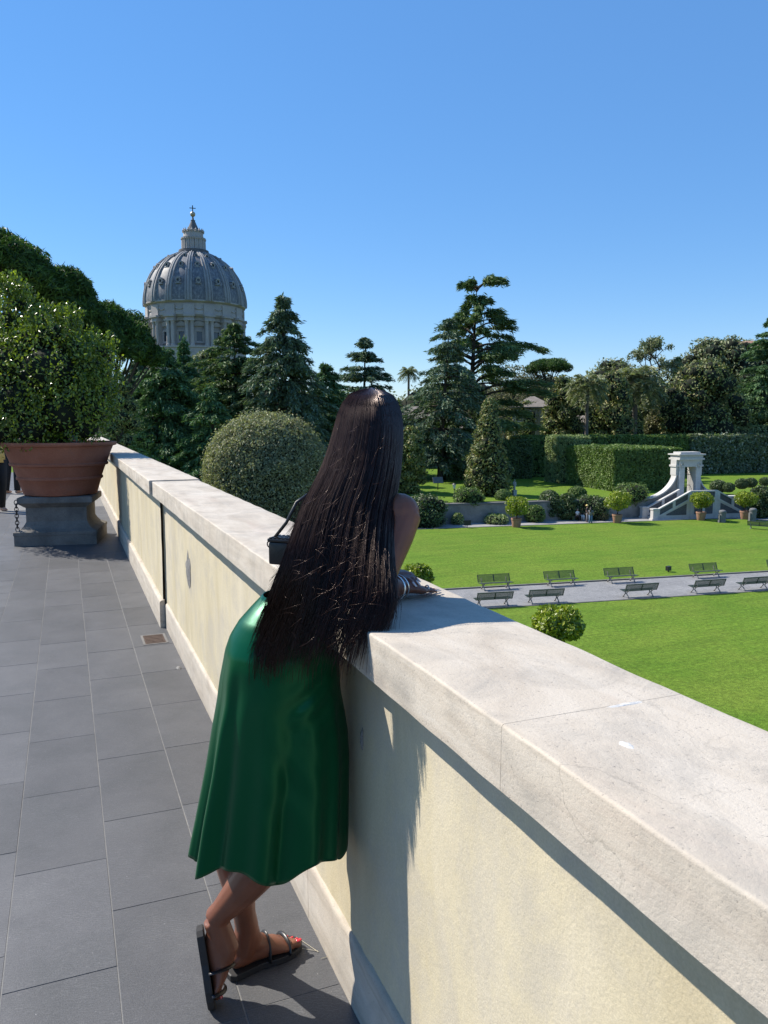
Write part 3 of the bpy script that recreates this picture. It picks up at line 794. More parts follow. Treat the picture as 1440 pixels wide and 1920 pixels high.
def palm(label, group, base, H, R, seed=1, fronds=46, trunk_r=0.28, leaf_n=26, name='palm_tree'):
    r = np.random.default_rng(seed)
    t = empty(name, base, label, 'tree', group)
    mb = MB(); trunk_tube(mb, [(0, 0, -0.2), (0.05, 0, H*0.4), (0.0, 0.05, H*0.8), (0, 0, H)], trunk_r*1.1, trunk_r*0.85, 9)
    Cs, Ns, Ts = [], [], []
    for i in range(fronds):
        a = i*2.39996; el = 1.35-1.9*(i/fronds)**0.8+r.uniform(-0.12, 0.12); Lf = R*r.uniform(0.85, 1.1)
        d = np.array([math.cos(a), math.sin(a), 0]); sd = np.array([-d[1], d[0], 0])
        def fp(s): 
            ang = el-s*1.15
            return np.array([0, 0, H])+d*Lf*(s*math.cos(el)*0.75+0.25*s*math.cos(ang))+np.array([0, 0, Lf*(s*math.sin(el)-0.55*s*s)])
        mb.tube([fp(s) for s in (0, 0.35, 0.7, 1.0)], [0.035, 0.028, 0.018, 0.006], 4)
        for s in np.linspace(0.12, 1.0, leaf_n):
            p = fp(s); ll = Lf*0.17*(1.1-abs(s-0.45))
            for sg in (-1, 1):
                dr = sd*sg*0.85+d*0.45+np.array([0, 0, -0.35])
                Cs.append(p+dr*ll); Ns.append(np.array([0, 0, 1.0])+sd*sg*0.5); Ts.append(dr)
    V = leaf_quads(np.array(Cs), np.array(Ns), R*0.16, R*0.016+0.02, r, 0.25, np.array(Ts))
    leaves_obj('fronds', V, M['palm'], t)
    mb.build('trunk', M['bark_pale'], t, smooth=True)
    return t
def clipped_ball(name, label, group, c, R, mat, n=9000, L=0.07, W=0.035, seed=1, base_z=None, fuzz=0.05, trunk=True, cat='shrub', jit=0.7, bumpy=0.05, low=None):
    """ball-clipped shrub with its base on base_z"""
    r = np.random.default_rng(seed)
    R = np.array(R if hasattr(R, '__len__') else (R, R, R), float)
    b = np.array([c[0], c[1], base_z if base_z is not None else c[2]-R[2]])
    t = empty(name, b, label, cat, group)
    d = unit(n, r); lc = np.array(c)-b
    if low: e_ = unit(int(n*0.9), r); e_[:, 2] = -np.abs(e_[:, 2]); d = np.vstack([d, e_]); n = len(d)
    bmp = np.array([noise.noise(Vector(x*3.1)+Vector((seed, 0, 0))) for x in d])*bumpy+np.array([noise.noise(Vector(x*9)+Vector((seed, 5, 0))) for x in d])*bumpy*0.6
    P = lc+d*R*(1+bmp-np.abs(r.normal(0, fuzz, n))+(r.random(n) < 0.12)*np.abs(r.normal(0, fuzz*0.8, n)))[:, None]
    if low:      # the lower half reaches down towards the ground like an egg
        q = P[:, 2]-lc[2]; P[:, 2] = np.where(q < 0, lc[2]+q*low/R[2], P[:, 2])
    P[:, 2] = np.maximum(P[:, 2], 0.02)
    leaves_obj('crown', leaf_quads(P, d/R*R.mean(), L, W, r, jit), mat, t)
    mb = MB(); mb.sphere(lc, R*0.90, 20, 14)
    if low: mb.v = [(x, y, z if z > lc[2] else lc[2]+(z-lc[2])*low/R[2]) for x, y, z in mb.v]
    mb.build('shade_core', M['core'], t, smooth=True)
    if trunk:
        mb = MB(); mb.tube([(0, 0, -0.1), (0, 0, max(0.15, lc[2]))], max(0.03, 0.06*R[0]), 7); mb.build('trunk', M['bark'], t, smooth=True)
    return t
def hedge(name, label, group, uv, w, d, h, mat, n, L=0.16, W=0.09, seed=1, z=UPPER_Z, bumpy=0.12, cat='hedge', rz=0.0):
    """clipped hedge block: uv = front-left corner in garden coordinates, w along e1, d along e2"""
    r = np.random.default_rng(seed)
    t = empty(name, G(uv[0], uv[1], z), label, cat, group, rz=GA+rz)
    mb = MB(); mb.box(0.12, w-0.12, 0.12, d-0.12, -0.05, h-0.12); mb.build('shade_core', M['core'], t)
    faces = [((0, 0, 0), (w, 0, 0), (0, 0, h), (0, -1, 0)), ((0, d, 0), (w, 0, 0), (0, 0, h), (0, 1, 0)), ((0, 0, 0), (0, d, 0), (0, 0, h), (-1, 0, 0)), ((w, 0, 0), (0, d, 0), (0, 0, h), (1, 0, 0)), ((0, 0, h), (w, 0, 0), (0, d, 0), (0, 0, 1))]
    wt = np.array([w*h, w*h*0.15, d*h, d*h*0.3, w*d*0.8]); wt /= wt.sum()
    Ps, Ns = [], []
    for (o, a, b, nn), f in zip(faces, wt):
        m = int(n*f); o, a, b, nn = map(np.array, (o, a, b, nn))
        P = o+a*r.random((m, 1))+b*r.random((m, 1))
        bm_ = np.array([noise.noise(Vector(p*0.7)+Vector((seed, 0, 0)))+0.6*noise.noise(Vector(p*2.2)+Vector((0, seed, 0))) for p in P])
        P = P+nn*(bumpy*bm_+r.normal(0, bumpy*0.45, m))[:, None]
        Ps.append(P); Ns.append(np.tile(nn.astype(float), (m, 1)))
    leaves_obj('foliage', leaf_quads(np.vstack(Ps), np.vstack(Ns), L, W, r, 0.7), mat, t)
    return t

# shrub growing in the big pot
rs = np.random.default_rng(33)
sh = empty('potted_shrub', (PCX, PCY, zt+hp*0.95), 'glossy dark evergreen shrub growing out of the huge terracotta pot', 'shrub')
zb = zt+hp*0.95
def rel(px, py, dd=0): 
    p = at(px, py, PD+dd); return (p[0]-PCX, p[1]-PCY, p[2]-zb)
ells = []
for (px, py, rr, dd) in ((60, 650, 0.42, 0), (18, 604, 0.27, 0.1), (36, 572, 0.15, 0), (98, 628, 0.27, -0.1), (134, 656, 0.30, 0.1), (168, 690, 0.26, 0.0), (170, 700, 0.38, 0.1), (150, 750, 0.42, -0.1), (175, 770, 0.30, -0.2), (90, 700, 0.62, -0.15), (20, 690, 0.55, -0.1), (-60, 650, 0.52, 0.0), (-70, 720, 0.6, 0.1), (40, 760, 0.55, -0.25), (120, 775, 0.45, -0.3), (-20, 780, 0.5, -0.2), (80, 670, 0.42, 0.5), (20, 670, 0.52, 0.6), (120, 720, 0.55, 0.55), (-30, 580, 0.24, 0.2), (80, 600, 0.13, 0), (128, 606, 0.12, 0), (190, 660, 0.15, 0.0), (20, 548, 0.12, 0.0), (160, 800, 0.30, -0.2), (60, 805, 0.30, -0.45), (188, 735, 0.2, -0.1), (0, 810, 0.3, -0.4)):
    q = rel(px, py, dd); ells.append((*q, rr, rr, rr*0.92))
V = ell_leaves(ells, 30000, 0.027, 0.0135, rs, 0.95, (0.55, 1.15))
# young upright shoots at the outline
Cs = []; Ns = []; Ts = []
for i in range(1300):
    e = ells[rs.integers(len(ells))]; d = unit(1, rs)[0]; d[2] = abs(d[2]); p = np.array(e[:3])+d*np.array(e[3:])*1.0
    dd = d*0.5+np.array([0, 0, 0.9]); dd /= np.linalg.norm(dd)
    for j in range(9):
        Cs.append(p+dd*0.02*j+rs.normal(0, 0.012, 3)); Ns.append(unit(1, rs)[0]+d); Ts.append(dd+rs.normal(0, 0.5, 3))
V2 = leaf_quads(np.array(Cs), np.array(Ns), 0.025, 0.012, rs, 0.6, np.array(Ts))
leaves_obj('foliage', np.vstack([V, V2]), M['laurel'], sh)
mb = MB()
for e in ells: mb.tube([(0.03*rs.normal(), 0.03*rs.normal(), -0.15), (e[0]*0.35, e[1]*0.35, e[2]*0.45), e[:3]], [0.03, 0.02, 0.006], 5)
mb.build('stems', M['bark'], sh, smooth=True)
mb = MB(); cores(mb, ells, 0.55); tag(mb.build('shade_core', M['core'], sh, smooth=True), kind='stuff')
# ================================================================== BASILICA DOME
DD = 400.0
PXM = DD/FPX*0.962                                   # metres per photo pixel at the dome
dcen = at(372, 789, DD)
DZ = lambda crop_y: zat(380+crop_y/4.2353, DD)   # crop_y: measured in the enlarged view of the dome
DR = lambda crop_r: crop_r/4.2353*PXM
dome = empty('basilica_dome', (dcen[0], dcen[1], 0), 'great ribbed grey basilica dome with stone lantern rising behind the trees', 'dome')
PHI0 = math.atan2(-dcen[1], -dcen[0])+R_(4.2)
def mat_lead():
    m, nt, b = new_mat('weathered_lead')
    g = N(nt, 'ShaderNodeTexCoord')
    sx = N(nt, 'ShaderNodeSeparateXYZ'); nt.links.new(g.outputs['Object'], sx.inputs[0])
    an = N(nt, 'ShaderNodeMath', operation='ARCTAN2'); nt.links.new(sx.outputs['Y'], an.inputs[0]); nt.links.new(sx.outputs['X'], an.inputs[1])
    cb = N(nt, 'ShaderNodeCombineXYZ'); nt.links.new(an.outputs[0], cb.inputs[0])
    zs = N(nt, 'ShaderNodeMath', operation='MULTIPLY'); zs.inputs[1].default_value = 0.022; nt.links.new(sx.outputs['Z'], zs.inputs[0]); nt.links.new(zs.outputs[0], cb.inputs[1])
    n1 = noise_n(nt, cb.outputs[0], 26, 6, 0.7); n2 = noise_n(nt, g.outputs['Object'], 0.16, 7, 0.65)
    col = ramp(nt, n1, [(0.32, (0.074, 0.082, 0.095)), (0.52, (0.152, 0.160, 0.176)), (0.70, (0.332, 0.328, 0.323))])
    col = mixc(nt, 0.6, col, ramp(nt, n2, [(0.3, 0.55), (0.7, 1.25)]), 'MULTIPLY')
    nt.links.new(col, b.inputs['Base Color']); b.inputs['Roughness'].default_value = 0.6
    return m
M['lead'] = mat_lead()
M['rib'] = mat_stone('pale_lead_rib', (0.258, 0.258, 0.262), (0.381, 0.376, 0.372), 0.25, 0.7, 2.0, 0.1, 0.05)
M['dome_stone'] = mat_stone('dome_travertine', (0.378, 0.343, 0.320), (0.487, 0.451, 0.428), 0.16, 0.85, 2.2, 0.2, 0.1, dark=(0.226, 0.202, 0.189))
M['dome_dark'] = mat_stone('sooty_stone', (0.10, 0.10, 0.105), (0.17, 0.165, 0.165), 0.4, 0.85, 2.2, 0.2, 0.1)
M['pane'] = mat_plain('dark_glass', (0.035, 0.05, 0.07), 0.15, 0.0, 0.6)
M['gilt'] = mat_plain('gilded_bronze', (0.42, 0.36, 0.26), 0.45, 0.6)
# shell profile (radius, height) measured on the photograph
shell_cr = [(399, 832), (401, 800), (396, 760), (388, 720), (376, 680), (360, 640), (340, 600), (314, 560), (282, 520), (243, 485), (198, 455), (150, 432), (118, 420)]
shell = [(DR(r), DZ(y)) for r, y in shell_cr]
mb = MB(); mb.lathe(shell, 192, caps=False); mb.build('dome_shell', M['lead'], dome, smooth=True)
# sixteen ribs following the shell, each with three mouldings
def shell_at(q):
    f = q*(len(shell)-1); i = min(len(shell)-2, int(f)); u = f-i
    return np.array(shell[i])*(1-u)+np.array(shell[i+1])*u
def pol(r, a, z): return np.array([r*math.cos(a), r*math.sin(a), z])
for k in range(16):
    a = PHI0+R_(22.5)*(k+0.5)
    mb = MB(); V = []; F = []
    prof = [(-1.0, 0.0), (-0.95, 0.75), (-0.62, 0.8), (-0.5, 0.45), (-0.28, 0.5), (-0.2, 1.1), (0.2, 1.1), (0.28, 0.5), (0.5, 0.45), (0.62, 0.8), (0.95, 0.75), (1.0, 0.0)]
    nq = 20
    for j in range(nq+1):
        r, z = shell_at(j/nq); hw = 1.75*(0.38+0.62*r/DR(400)); t = np.array([-math.sin(a), math.cos(a), 0])
        r2, z2 = shell_at(min(1, j/nq+0.01)); r1, z1 = shell_at(max(0, j/nq-0.01))
        tn = np.array([z2-z1, -(r2-r1)]); tn /= np.linalg.norm(tn)
        for (s, h) in prof:
            V.append(pol(r+tn[0]*(h*0.95-0.05), a, z+tn[1]*(h*0.95-0.05))+t*s*hw)
    n = len(prof)
    for j in range(nq):
        for i in range(n-1): F.append((j*n+i, j*n+i+1, (j+1)*n+i+1, (j+1)*n+i))
    mb.add(V, F); mb.build('rib', M['rib'], dome)
# three tiers of dormers between the ribs
for k in range(16):
    a = PHI0+R_(22.5)*k
    for (cy, s) in ((682, 0.95), (546, 0.85), (462, 0.62)):
        z = DZ(cy); q = min(range(200), key=lambda i: abs(shell_at(i/199)[1]-z))/199; r, z = shell_at(q)
        Mx = Matrix.Translation(pol(r, a, z)) @ Matrix.Rotation(a-math.pi/2, 4, 'Z')
        mb = MB()
        n = 12
        ring = [(s*1.25*math.cos(2*math.pi*i/n), s*1.25*math.sin(2*math.pi*i/n)) for i in range(n)]
        V = []
        for (f, y) in ((1.0, -2.2), (1.0, 1.05), (0.62, 1.05), (0.62, 0.3)):
            V += [Mx @ Vector((x*f, y, zz*f)) for x, zz in ring]
        F = []
        for j in range(3):
            for i in range(n): F.append((j*n+i, j*n+(i+1) % n, (j+1)*n+(i+1) % n, (j+1)*n+i))
        mb.add(V, F)
        mb.box(-s*1.45, s*1.45, -1.6, 1.15, -s*1.65, -s*1.25, Mx)
        mb.wallpoly([(-s*1.3, s*1.1), (s*1.3, s*1.1), (0, s*1.9)], -2.2, 1.0, Mx)
        d = mb.build('dormer', M['rib'], dome)
        mb = MB(); mb.add([Mx @ Vector((x*0.66, 0.34, zz*0.66)) for x, zz in ring], [tuple(range(n))]); mb.build('pane', M['pane'], d)
# attic with garlands, cornices, drum
zA0, zA1, zB0 = DZ(936), DZ(832), DZ(1170)
mb = MB()
mb.lathe([(DR(384), zA0), (DR(384), zA0+0.2*(zA1-zA0)), (DR(380), zA0+0.25*(zA1-zA0)), (DR(380), zA0+0.86*(zA1-zA0)), (DR(392), zA0+0.9*(zA1-zA0)), (DR(402), zA1-0.2), (DR(402), zA1+0.25), (DR(396), zA1+0.5)], 96, caps=False)
mb.build('attic', M['dome_stone'], dome, smooth=True, auto=R_(20))
mb = MB()
mb.lathe([(DR(330), zA0-3.2), (DR(352), zA0-2.6), (DR(352), zA0-1.2), (DR(372), zA0-0.6), (DR(378), zA0+0.3), (DR(370), zA0+0.4)], 96, caps=False)
mb.build('drum_cornice', M['dome_stone'], dome, smooth=True, auto=R_(20))
mb = MB()
mb.lathe([(DR(336), zB0-26), (DR(336), zA0-0.3)], 96, caps=False)
mb.build('drum', M['dome_stone'], dome, smooth=True)
mb = MB()
mb.lathe([(DR(400), zB0-30), (DR(400), zB0-1.0), (DR(408), zB0-0.8), (DR(408), zB0), (DR(336), zB0+0.3)], 96, caps=False)
mb.build('drum_base', M['dome_stone'], dome, smooth=True, auto=R_(20))
for k in range(16):
    a = PHI0+R_(22.5)*(k+0.5)
    Mx = Matrix.Rotation(a-math.pi/2, 4, 'Z')
    mb = MB(); y0 = DR(336)-0.4
    mb.box(-1.9, 1.9, y0, DR(378), zB0, zA0-2.9, Mx)
    for sx in (-1.25, 1.25):
        c = Mx @ Vector((sx, DR(384), 0))
        mb.lathe([(1.15, zB0), (1.15, zB0+0.9), (0.92, zB0+1.0), (0.80, zA0-4.4), (1.05, zA0-3.4), (1.1, zA0-3.0)], 12, (c.x, c.y, 0))
    mb.box(-2.5, 2.5, y0, DR(404), zA0-3.0, zA0-2.2, Mx)
    mb.box(-2.3, 2.3, y0, DR(398), zA0-2.199, zA0-1.0, Mx)
    mb.box(-2.75, 2.75, y0, DR(412), zA0-0.999, zA0-0.1, Mx)
    mb.box(-2.6, 2.6, DR(390)-2.5, DR(391), zA0-0.099, zA1-1.6, Mx)
    mb.build('buttress', M['dome_stone'], dome)
    a = PHI0+R_(22.5)*k; Mx = Matrix.Rotation(a-math.pi/2, 4, 'Z')
    y0 = DR(336)-0.05; zc = DZ(1090)
    hw, z0, z1 = 1.35, DZ(1132), DZ(1060)
    mb = MB()
    mb.box(-hw-1.1, -hw, y0-1.0, y0+0.75, z0-1.0, z1+0.9, Mx); mb.box(hw, hw+1.1, y0-1.0, y0+0.75, z0-1.0, z1+0.9, Mx)
    mb.box(-hw, hw, y0-1.0, y0+0.75, z1, z1+0.9, Mx); mb.box(-hw-0.1, hw+0.1, y0-1.0, y0+0.8, z0-1.0, z0, Mx)
    mb.box(-hw-1.9, hw+1.9, y0-1.0, y0+0.9, z1+2.6, z1+3.2, Mx)
    if k % 2: mb.wallpoly([(-hw-1.9, z1+3.2), (hw+1.9, z1+3.2), (0, z1+4.9)], y0-1, y0+1.0, Mx)
    else:
        arc = [(-hw-1.9, z1+3.2)]+[((hw+1.9)*math.cos(t), z1+3.2+1.7*math.sin(t)) for t in np.linspace(math.pi, 0, 9)][1:-1]+[(hw+1.9, z1+3.2)]
        mb.wallpoly(arc[::-1], y0-1, y0+1.0, Mx)
    fr = mb.build('window', M['dome_stone'], dome)
    mb = MB(); mb.box(-hw, hw, y0-0.9, y0+0.16, z0, z1, Mx); mb.build('pane', M['pane'], fr)
    mb = MB()
    for i in range(10):      # garland on the attic
        u0 = -2.9+5.8*i/10; u1 = u0+5.8/10
        f = lambda u: zA0+0.62*(zA1-zA0)-1.5*math.cos(u/2.9*math.pi/2)
        yy = DR(380)
        mb.tube([Mx @ Vector((u0, yy, f(u0))), Mx @ Vector((u1, yy, f(u1)))], 0.42, 6)
    mb.build('garland', M['dome_stone'], dome)
# gallery and lantern
mb = MB(); mb.lathe([(DR(100), DZ(440)), (DR(122), DZ(436)), (DR(122), DZ(396)), (DR(118), DZ(394)), (DR(118), DZ(384)), (DR(60), DZ(384))], 40, caps=False)
mb.build('gallery', M['dome_dark'], dome)
mb = MB(); mb.lathe([(DR(66), DZ(390)), (DR(66), DZ(296)), (DR(96), DZ(294)), (DR(98), DZ(286)), (DR(80), DZ(284)), (DR(76), DZ(240)), (DR(78), DZ(236)), (DR(60), DZ(232)), (DR(60), DZ(226))], 32, caps=False)
mb.build('lantern', M['dome_stone'], dome, smooth=True, auto=R_(20))
for k in range(16):
    a = R_(22.5)*k+PHI0+R_(11.25)
    mb = MB()
    for sa in (-0.085, 0.085):
        c = pol(DR(87), a+sa, 0); mb.lathe([(0.85, DZ(384)), (0.62, DZ(376)), (0.55, DZ(306)), (0.85, DZ(298)), (0.85, DZ(292))], 8, c)
    mb.build('lantern_column', M['dome_stone'], dome)
    mb = MB(); c = pol(DR(78), a, 0); mb.lathe([(0.75, DZ(240)), (0.5, DZ(236)), (0.75, DZ(228)), (0.35, DZ(222)), (0.15, DZ(212)), (0.02, DZ(208))], 8, c)
    mb.build('finial', M['dome_stone'], dome)
mb = MB(); mb.lathe([(DR(60), DZ(236)), (DR(46), DZ(215)), (DR(30), DZ(180)), (DR(18), DZ(150)), (DR(16), DZ(146)), (DR(20), DZ(142)), (DR(9), DZ(136)), (DR(7), DZ(118)), (DR(3), DZ(112))], 24, caps=False)
mb.build('spire', M['dome_dark'], dome, smooth=True)
mb = MB(); mb.sphere((0, 0, DZ(92)), DR(21), 20, 14); mb.build('ball', M['gilt'], dome, smooth=True)
mb = MB(); Mx = Matrix.Rotation(PHI0-math.pi/2, 4, 'Z')
mb.box(-0.22, 0.22, -0.22, 0.22, DZ(74), DZ(22), Mx); mb.box(-1.5, -0.221, -0.2, 0.2, DZ(46), DZ(41), Mx); mb.box(0.221, 1.5, -0.2, 0.2, DZ(46), DZ(41), Mx)
mb.build('cross', M['iron'], dome)

# ================================================================== BUILDINGS behind the trees
M['plaster_pale'] = mat_stone('pale_plaster', (0.336, 0.312, 0.276), (0.432, 0.408, 0.368), 0.5, 0.9, 6, 0.1, 0.02)
M['roof_tile'] = mat_stone('grey_brown_roof_tiles', (0.17, 0.145, 0.125), (0.28, 0.25, 0.22), 1.0, 0.9, 8, 0.3, 0.05, (1, 1, 1))
M['red_tile'] = mat_stone('terracotta_roof_tiles', (0.28, 0.15, 0.11), (0.38, 0.23, 0.18), 1.0, 0.9, 8, 0.3, 0.05)
def building(name, label, px, D, w, dp, z_eave, z_ridge, wall, roof, rz=0.0, rows=2, cols=4, zb=-7.2, shutter=None):
    b = empty(name, base_at(px, D, zb), label, 'building', rz=rz)
    h = z_eave-zb
    mb = MB(); mb.box(-w/2, w/2, 0, dp, 0, h); mb.build('wall', wall, b)
    rh = z_ridge-z_eave; o = 0.5
    mb = MB()
    mb.add([(-w/2-o, -o, h+0.002), (w/2+o, -o, h+0.002), (w/2+o, dp+o, h+0.002), (-w/2-o, dp+o, h+0.002), (-w/2+dp*0.4, dp/2, h+rh), (w/2-dp*0.4, dp/2, h+rh), (-w/2-o, -o, h-0.15), (w/2+o, -o, h-0.15), (w/2+o, dp+o, h-0.15), (-w/2-o, dp+o, h-0.15)],
           [(0,1,5,4),(1,2,5),(2,3,4,5),(3,0,4),(6,7,1,0),(7,8,2,1),(8,9,3,2),(9,6,0,3),(9,8,7,6)])
    mb.build('roof', roof, b)
    for r in range(rows):
        for c in range(cols):
            x = -w/2+w*(c+0.5)/cols; z = h*(0.18+0.8*(r+0.25)/rows)
            mb = MB()
            for (a0, a1, b0, b1) in ((-0.75, -0.55, 0, 1.9), (0.55, 0.75, 0, 1.9), (-0.55, 0.55, 1.7, 1.9), (-0.85, 0.85, -0.2, 0)): mb.box(x+a0, x+a1, -0.12, 0.05, z+b0, z+b1)
            wdw = mb.build('window', M['gate_stone'], b)
            mb = MB(); mb.box(x-0.55, x+0.55, -0.04, 0.04, z, z+1.7); mb.build('pane', M['pane'], wdw)
    return b
building('pale_house', 'low cream house with a grey-brown roof glimpsed beside the twin-stemmed cedar', 790, 140, 13, 9, 2.0, 4.2, M['plaster_pale'], M['roof_tile'], R_(-24), 2, 4)
building('pale_house', 'long pale house half hidden behind the tall open cedar', 905, 150, 19, 9, 0.2, 3.2, M['plaster_pale'], M['roof_tile'], R_(-30), 2, 6)
building('villa', 'narrow pale villa seen between the weeping tree and the dark magnolia', 998, 138, 7, 8, 4.0, 6.0, M['plaster_pale'], M['roof_tile'], R_(-32), 3, 3)
building('villa', 'pale flat-fronted villa seen behind the trunk of the single palm', 1094, 150, 9, 8, 1.2, 2.6, M['plaster_pale'], M['roof_tile'], R_(-38), 2, 3)
building('palazzo', 'distant palazzo with red tiled roof peeping over the trees at the right', 1415, 215, 26, 14, 21.3, 24.0, M['red_tile'], M['red_tile'], R_(-45), 4, 6)

# ================================================================== TREES
def bz(px, D, z=UPPER_Z): return base_at(px, D, z)
def top_h(py, D, z=UPPER_Z): return zat(py, D)-z
m_ = lambda px, D: px*D/FPX
# stone pines at the left
GP = 'stone pines behind the potted shrub'
def pine(label, px, pt, D, wpx, tpx, seed, **k):
    H = top_h(pt, D, LAWN_Z); return stone_pine(label, GP, bz(px, D, LAWN_Z), H, zat(tpx, D)-LAWN_Z, m_(wpx, D), seed, **k)
pine('tallest stone pine at the left edge, its dark crown topping the potted shrub', 0, 428, 66, 118, 640, 11, n=26000, lumps=70, squash=0.85, lump=0.23)
pine('middle stone pine, between the tallest one and the one next to the dome', 130, 505, 70, 76, 740, 12, n=21000, lumps=56, squash=1.0, lump=0.25)
pine('lowest stone pine, its crown reaching across to the left side of the dome', 206, 572, 76, 98, 770, 13, n=28000, lumps=70, squash=1.0, lump=0.22)
# cedars left of the woman
GC = 'cedars in the upper garden'
cone = lambda R, p=0.8: (lambda q: R*max(0.03, (1-q))**p)
def ced(label, px, pt, D, wpx, mat, seed, p=0.8, zb=UPPER_Z, prof=None, **k):
    return cedar(label, GC, bz(px, D, zb), top_h(pt, D, zb), prof or cone(m_(wpx, D), p), M[mat], seed, **k)
ced('slim cedar whose curved tip stands in front of the dome drum', 348, 622, 112, 105, 'cedar', 21, 1.15, tiers=26, per=6, droop=0.28, dens=24, hang=0.2)
ced('bushy green cedar low on the left, next to the stone pine trunks', 262, 668, 104, 100, 'cedar_grey', 22, 0.7, tiers=20, per=7, droop=0.3, dens=26, hang=0.25)
ced('broad green cedar below the dome, the widest of the left-hand ones', 312, 650, 96, 118, 'cedar', 23, 0.62, tiers=22, per=7, droop=0.25, dens=26, hang=0.2, z0=0.06)
ced('flat-topped cedar with bare forked stems beside the right of the dome', 442, 603, 104, 92, 'lebanon', 24, prof=lambda q: m_(82, 104)*(1-q**5)*min(1, 0.35+1.2*q), tiers=15, per=6, droop=0.12, rise=0.12, z0=0.42, dens=30)
ced('small dark cedar under the flat-topped one, behind the clipped ball', 398, 722, 92, 92, 'cedar', 25, 0.7, tiers=16, per=7, droop=0.25, dens=26, hang=0.2, z0=0.05)
ced('tall dense deodar with a feathery pointed top to the left of her head', 535, 551, 98, 132, 'cedar_grey', 26, 0.72, tiers=30, per=7, droop=0.34, rise=0.2, dens=26, hang=0.35, z0=0.04, trunk_r=0.5)
ced('low dark cedar filling the gap between the deodar and her hair', 612, 680, 104, 100, 'cedar', 27, 0.7, tiers=18, per=7, droop=0.25, dens=26, hang=0.2, z0=0.05)
ced('young layered cedar rising just above the top of her head', 684, 629, 118, 128, 'cedar_grey', 28, 0.8, tiers=19, per=7, droop=0.12, rise=0.15, dens=26, z0=0.1)
# the two big cedars right of her head
ced('twin-stemmed blue-green cedar standing left against the tallest one', 826, 592, 110, 78, 'cedar_grey', 29, prof=lambda q: m_(92, 110)*(0.55+0.45*math.sin(min(1, q*1.2)*math.pi))*(1-q**4)**0.7, tiers=21, per=5, droop=0.22, rise=0.1, dens=20, hang=0.25, z0=0.10, lean=(1.0, -0.4))
sR = RT
def tw(a, q):
    d = np.array([math.cos(a), math.sin(a), 0])@sR
    return 1.0+0.20*d*(1 if q < 0.72 else 0.4) if q < 0.9 else 1.0
def leb(q):
    w = m_(94, 120)
    pts = [(0, 0.75), (0.2, 0.95), (0.4, 0.95), (0.54, 0.98), (0.63, 0.88), (0.72, 0.68), (0.80, 0.55), (0.86, 0.46), (0.90, 0.20), (0.925, 0.18), (0.945, 0.44), (0.975, 0.46), (1.0, 0.22)]
    return w*float(np.interp(q, *zip(*pts)))
cedar('tallest cedar, an open flat-topped crown on a bare dark trunk', GC, bz(880, 120), top_h(523, 120), leb, M['lebanon'], 34, tiers=26, per=4, z0=0.20, droop=0.16, rise=0.50, dens=34, trunk_r=0.6, lean=(1.0, 0.0), flat=0.24, twist=tw, top_tuft=False, L=0.44, bare=0.38)
# right-hand trees
GM = 'broad trees of the upper garden'
def br(name, label, px, pt, D, wpx, prof, mat, seed, tz=0.5, zb=UPPER_Z, **k):
    return prof_tree(name, label, GM, bz(px, D, zb), top_h(pt, D, zb), tz, m_(wpx, D), prof, M[mat], seed=seed, **k)
br('magnolia_tree', 'dark glossy magnolia clipped to a tall cone at the lawn edge', 917, 748, 88, 50, lambda q: (1-q)**0.62*min(1, 0.8+2*q), 'magnolia', 41, tz=0.3, n=16000, lumps=60, lump=0.34, L=0.17, W=0.085)
br('weeping_tree', 'olive-brown loose tree between the tallest cedar and the umbrella pine', 962, 686, 150, 62, P_EGG, 'brown_leaf', 42, tz=3, n=9000, lumps=26, limb=1, core=False, L=0.3, W=0.11)
stone_pine('far umbrella pine with a neat domed crown behind the olive-brown trees', None, bz(1028, 150), top_h(672, 150), top_h(708, 150), m_(44, 150), 43, n=7000, lumps=18)
br('weeping_tree', 'olive-brown drooping tree in front of the far umbrella pine', 1005, 682, 150, 40, P_EGG, 'brown_leaf', 44, tz=3, n=7000, lumps=22, limb=1, core=False, L=0.3, W=0.11)
br('magnolia_tree', 'dark magnolia between the villa and the single palm', 1054, 706, 131, 42, P_EGG, 'magnolia', 45, tz=0.5, n=11000, lumps=36, L=0.25, W=0.12)
palm('single palm with a spherical head on a thin trunk among the magnolias', 'palms of the upper garden', bz(1100, 122), top_h(720, 122), m_(44, 122), 46, fronds=54)
palm('thick-headed palm behind the round magnolia, right of the single one', 'palms of the upper garden', bz(1190, 133), top_h(712, 133), m_(58, 133), 47, fronds=70, trunk_r=0.45)
palm('tiny far palm above the cream house, right of her head', 'palms of the upper garden', bz(766, 180), top_h(697, 180), m_(22, 180), 48, fronds=34)
br('magnolia_tree', 'round-shouldered magnolia left of the thick-headed palm', 1146, 697, 128, 46, P_EGG, 'magnolia', 49, tz=0.4, n=12000, lumps=40, L=0.25, W=0.12)
br('oak_tree', 'grey-green oak crown rising behind the palms', 1150, 674, 162, 62, P_BALL, 'oak', 50, tz=6, n=9000, lumps=24, L=0.34, W=0.17)
br('oak_tree', 'dull green oak in shade between the thick-headed palm and the broad magnolia', 1226, 716, 150, 38, P_EGG, 'oak', 51, tz=0.5, n=8000, lumps=24)
br('magnolia_tree', 'broadest magnolia, a great rounded mass behind the long hedge', 1316, 678, 134, 82, P_EGG, 'magnolia', 52, tz=0.4, n=20000, lumps=60, lump=0.30, L=0.27, W=0.13)
br('oak_tree', 'big rounded holm oak behind the broadest magnolia', 1345, 634, 168, 92, P_BALL, 'oak', 53, tz=4, n=18000, lumps=46, lump=0.30, L=0.36, W=0.16)
br('oak_tree', 'holm oak at the far right behind the layered cedar', 1440, 650, 165, 70, P_BALL, 'oak', 54, tz=3, n=11000, lumps=30)
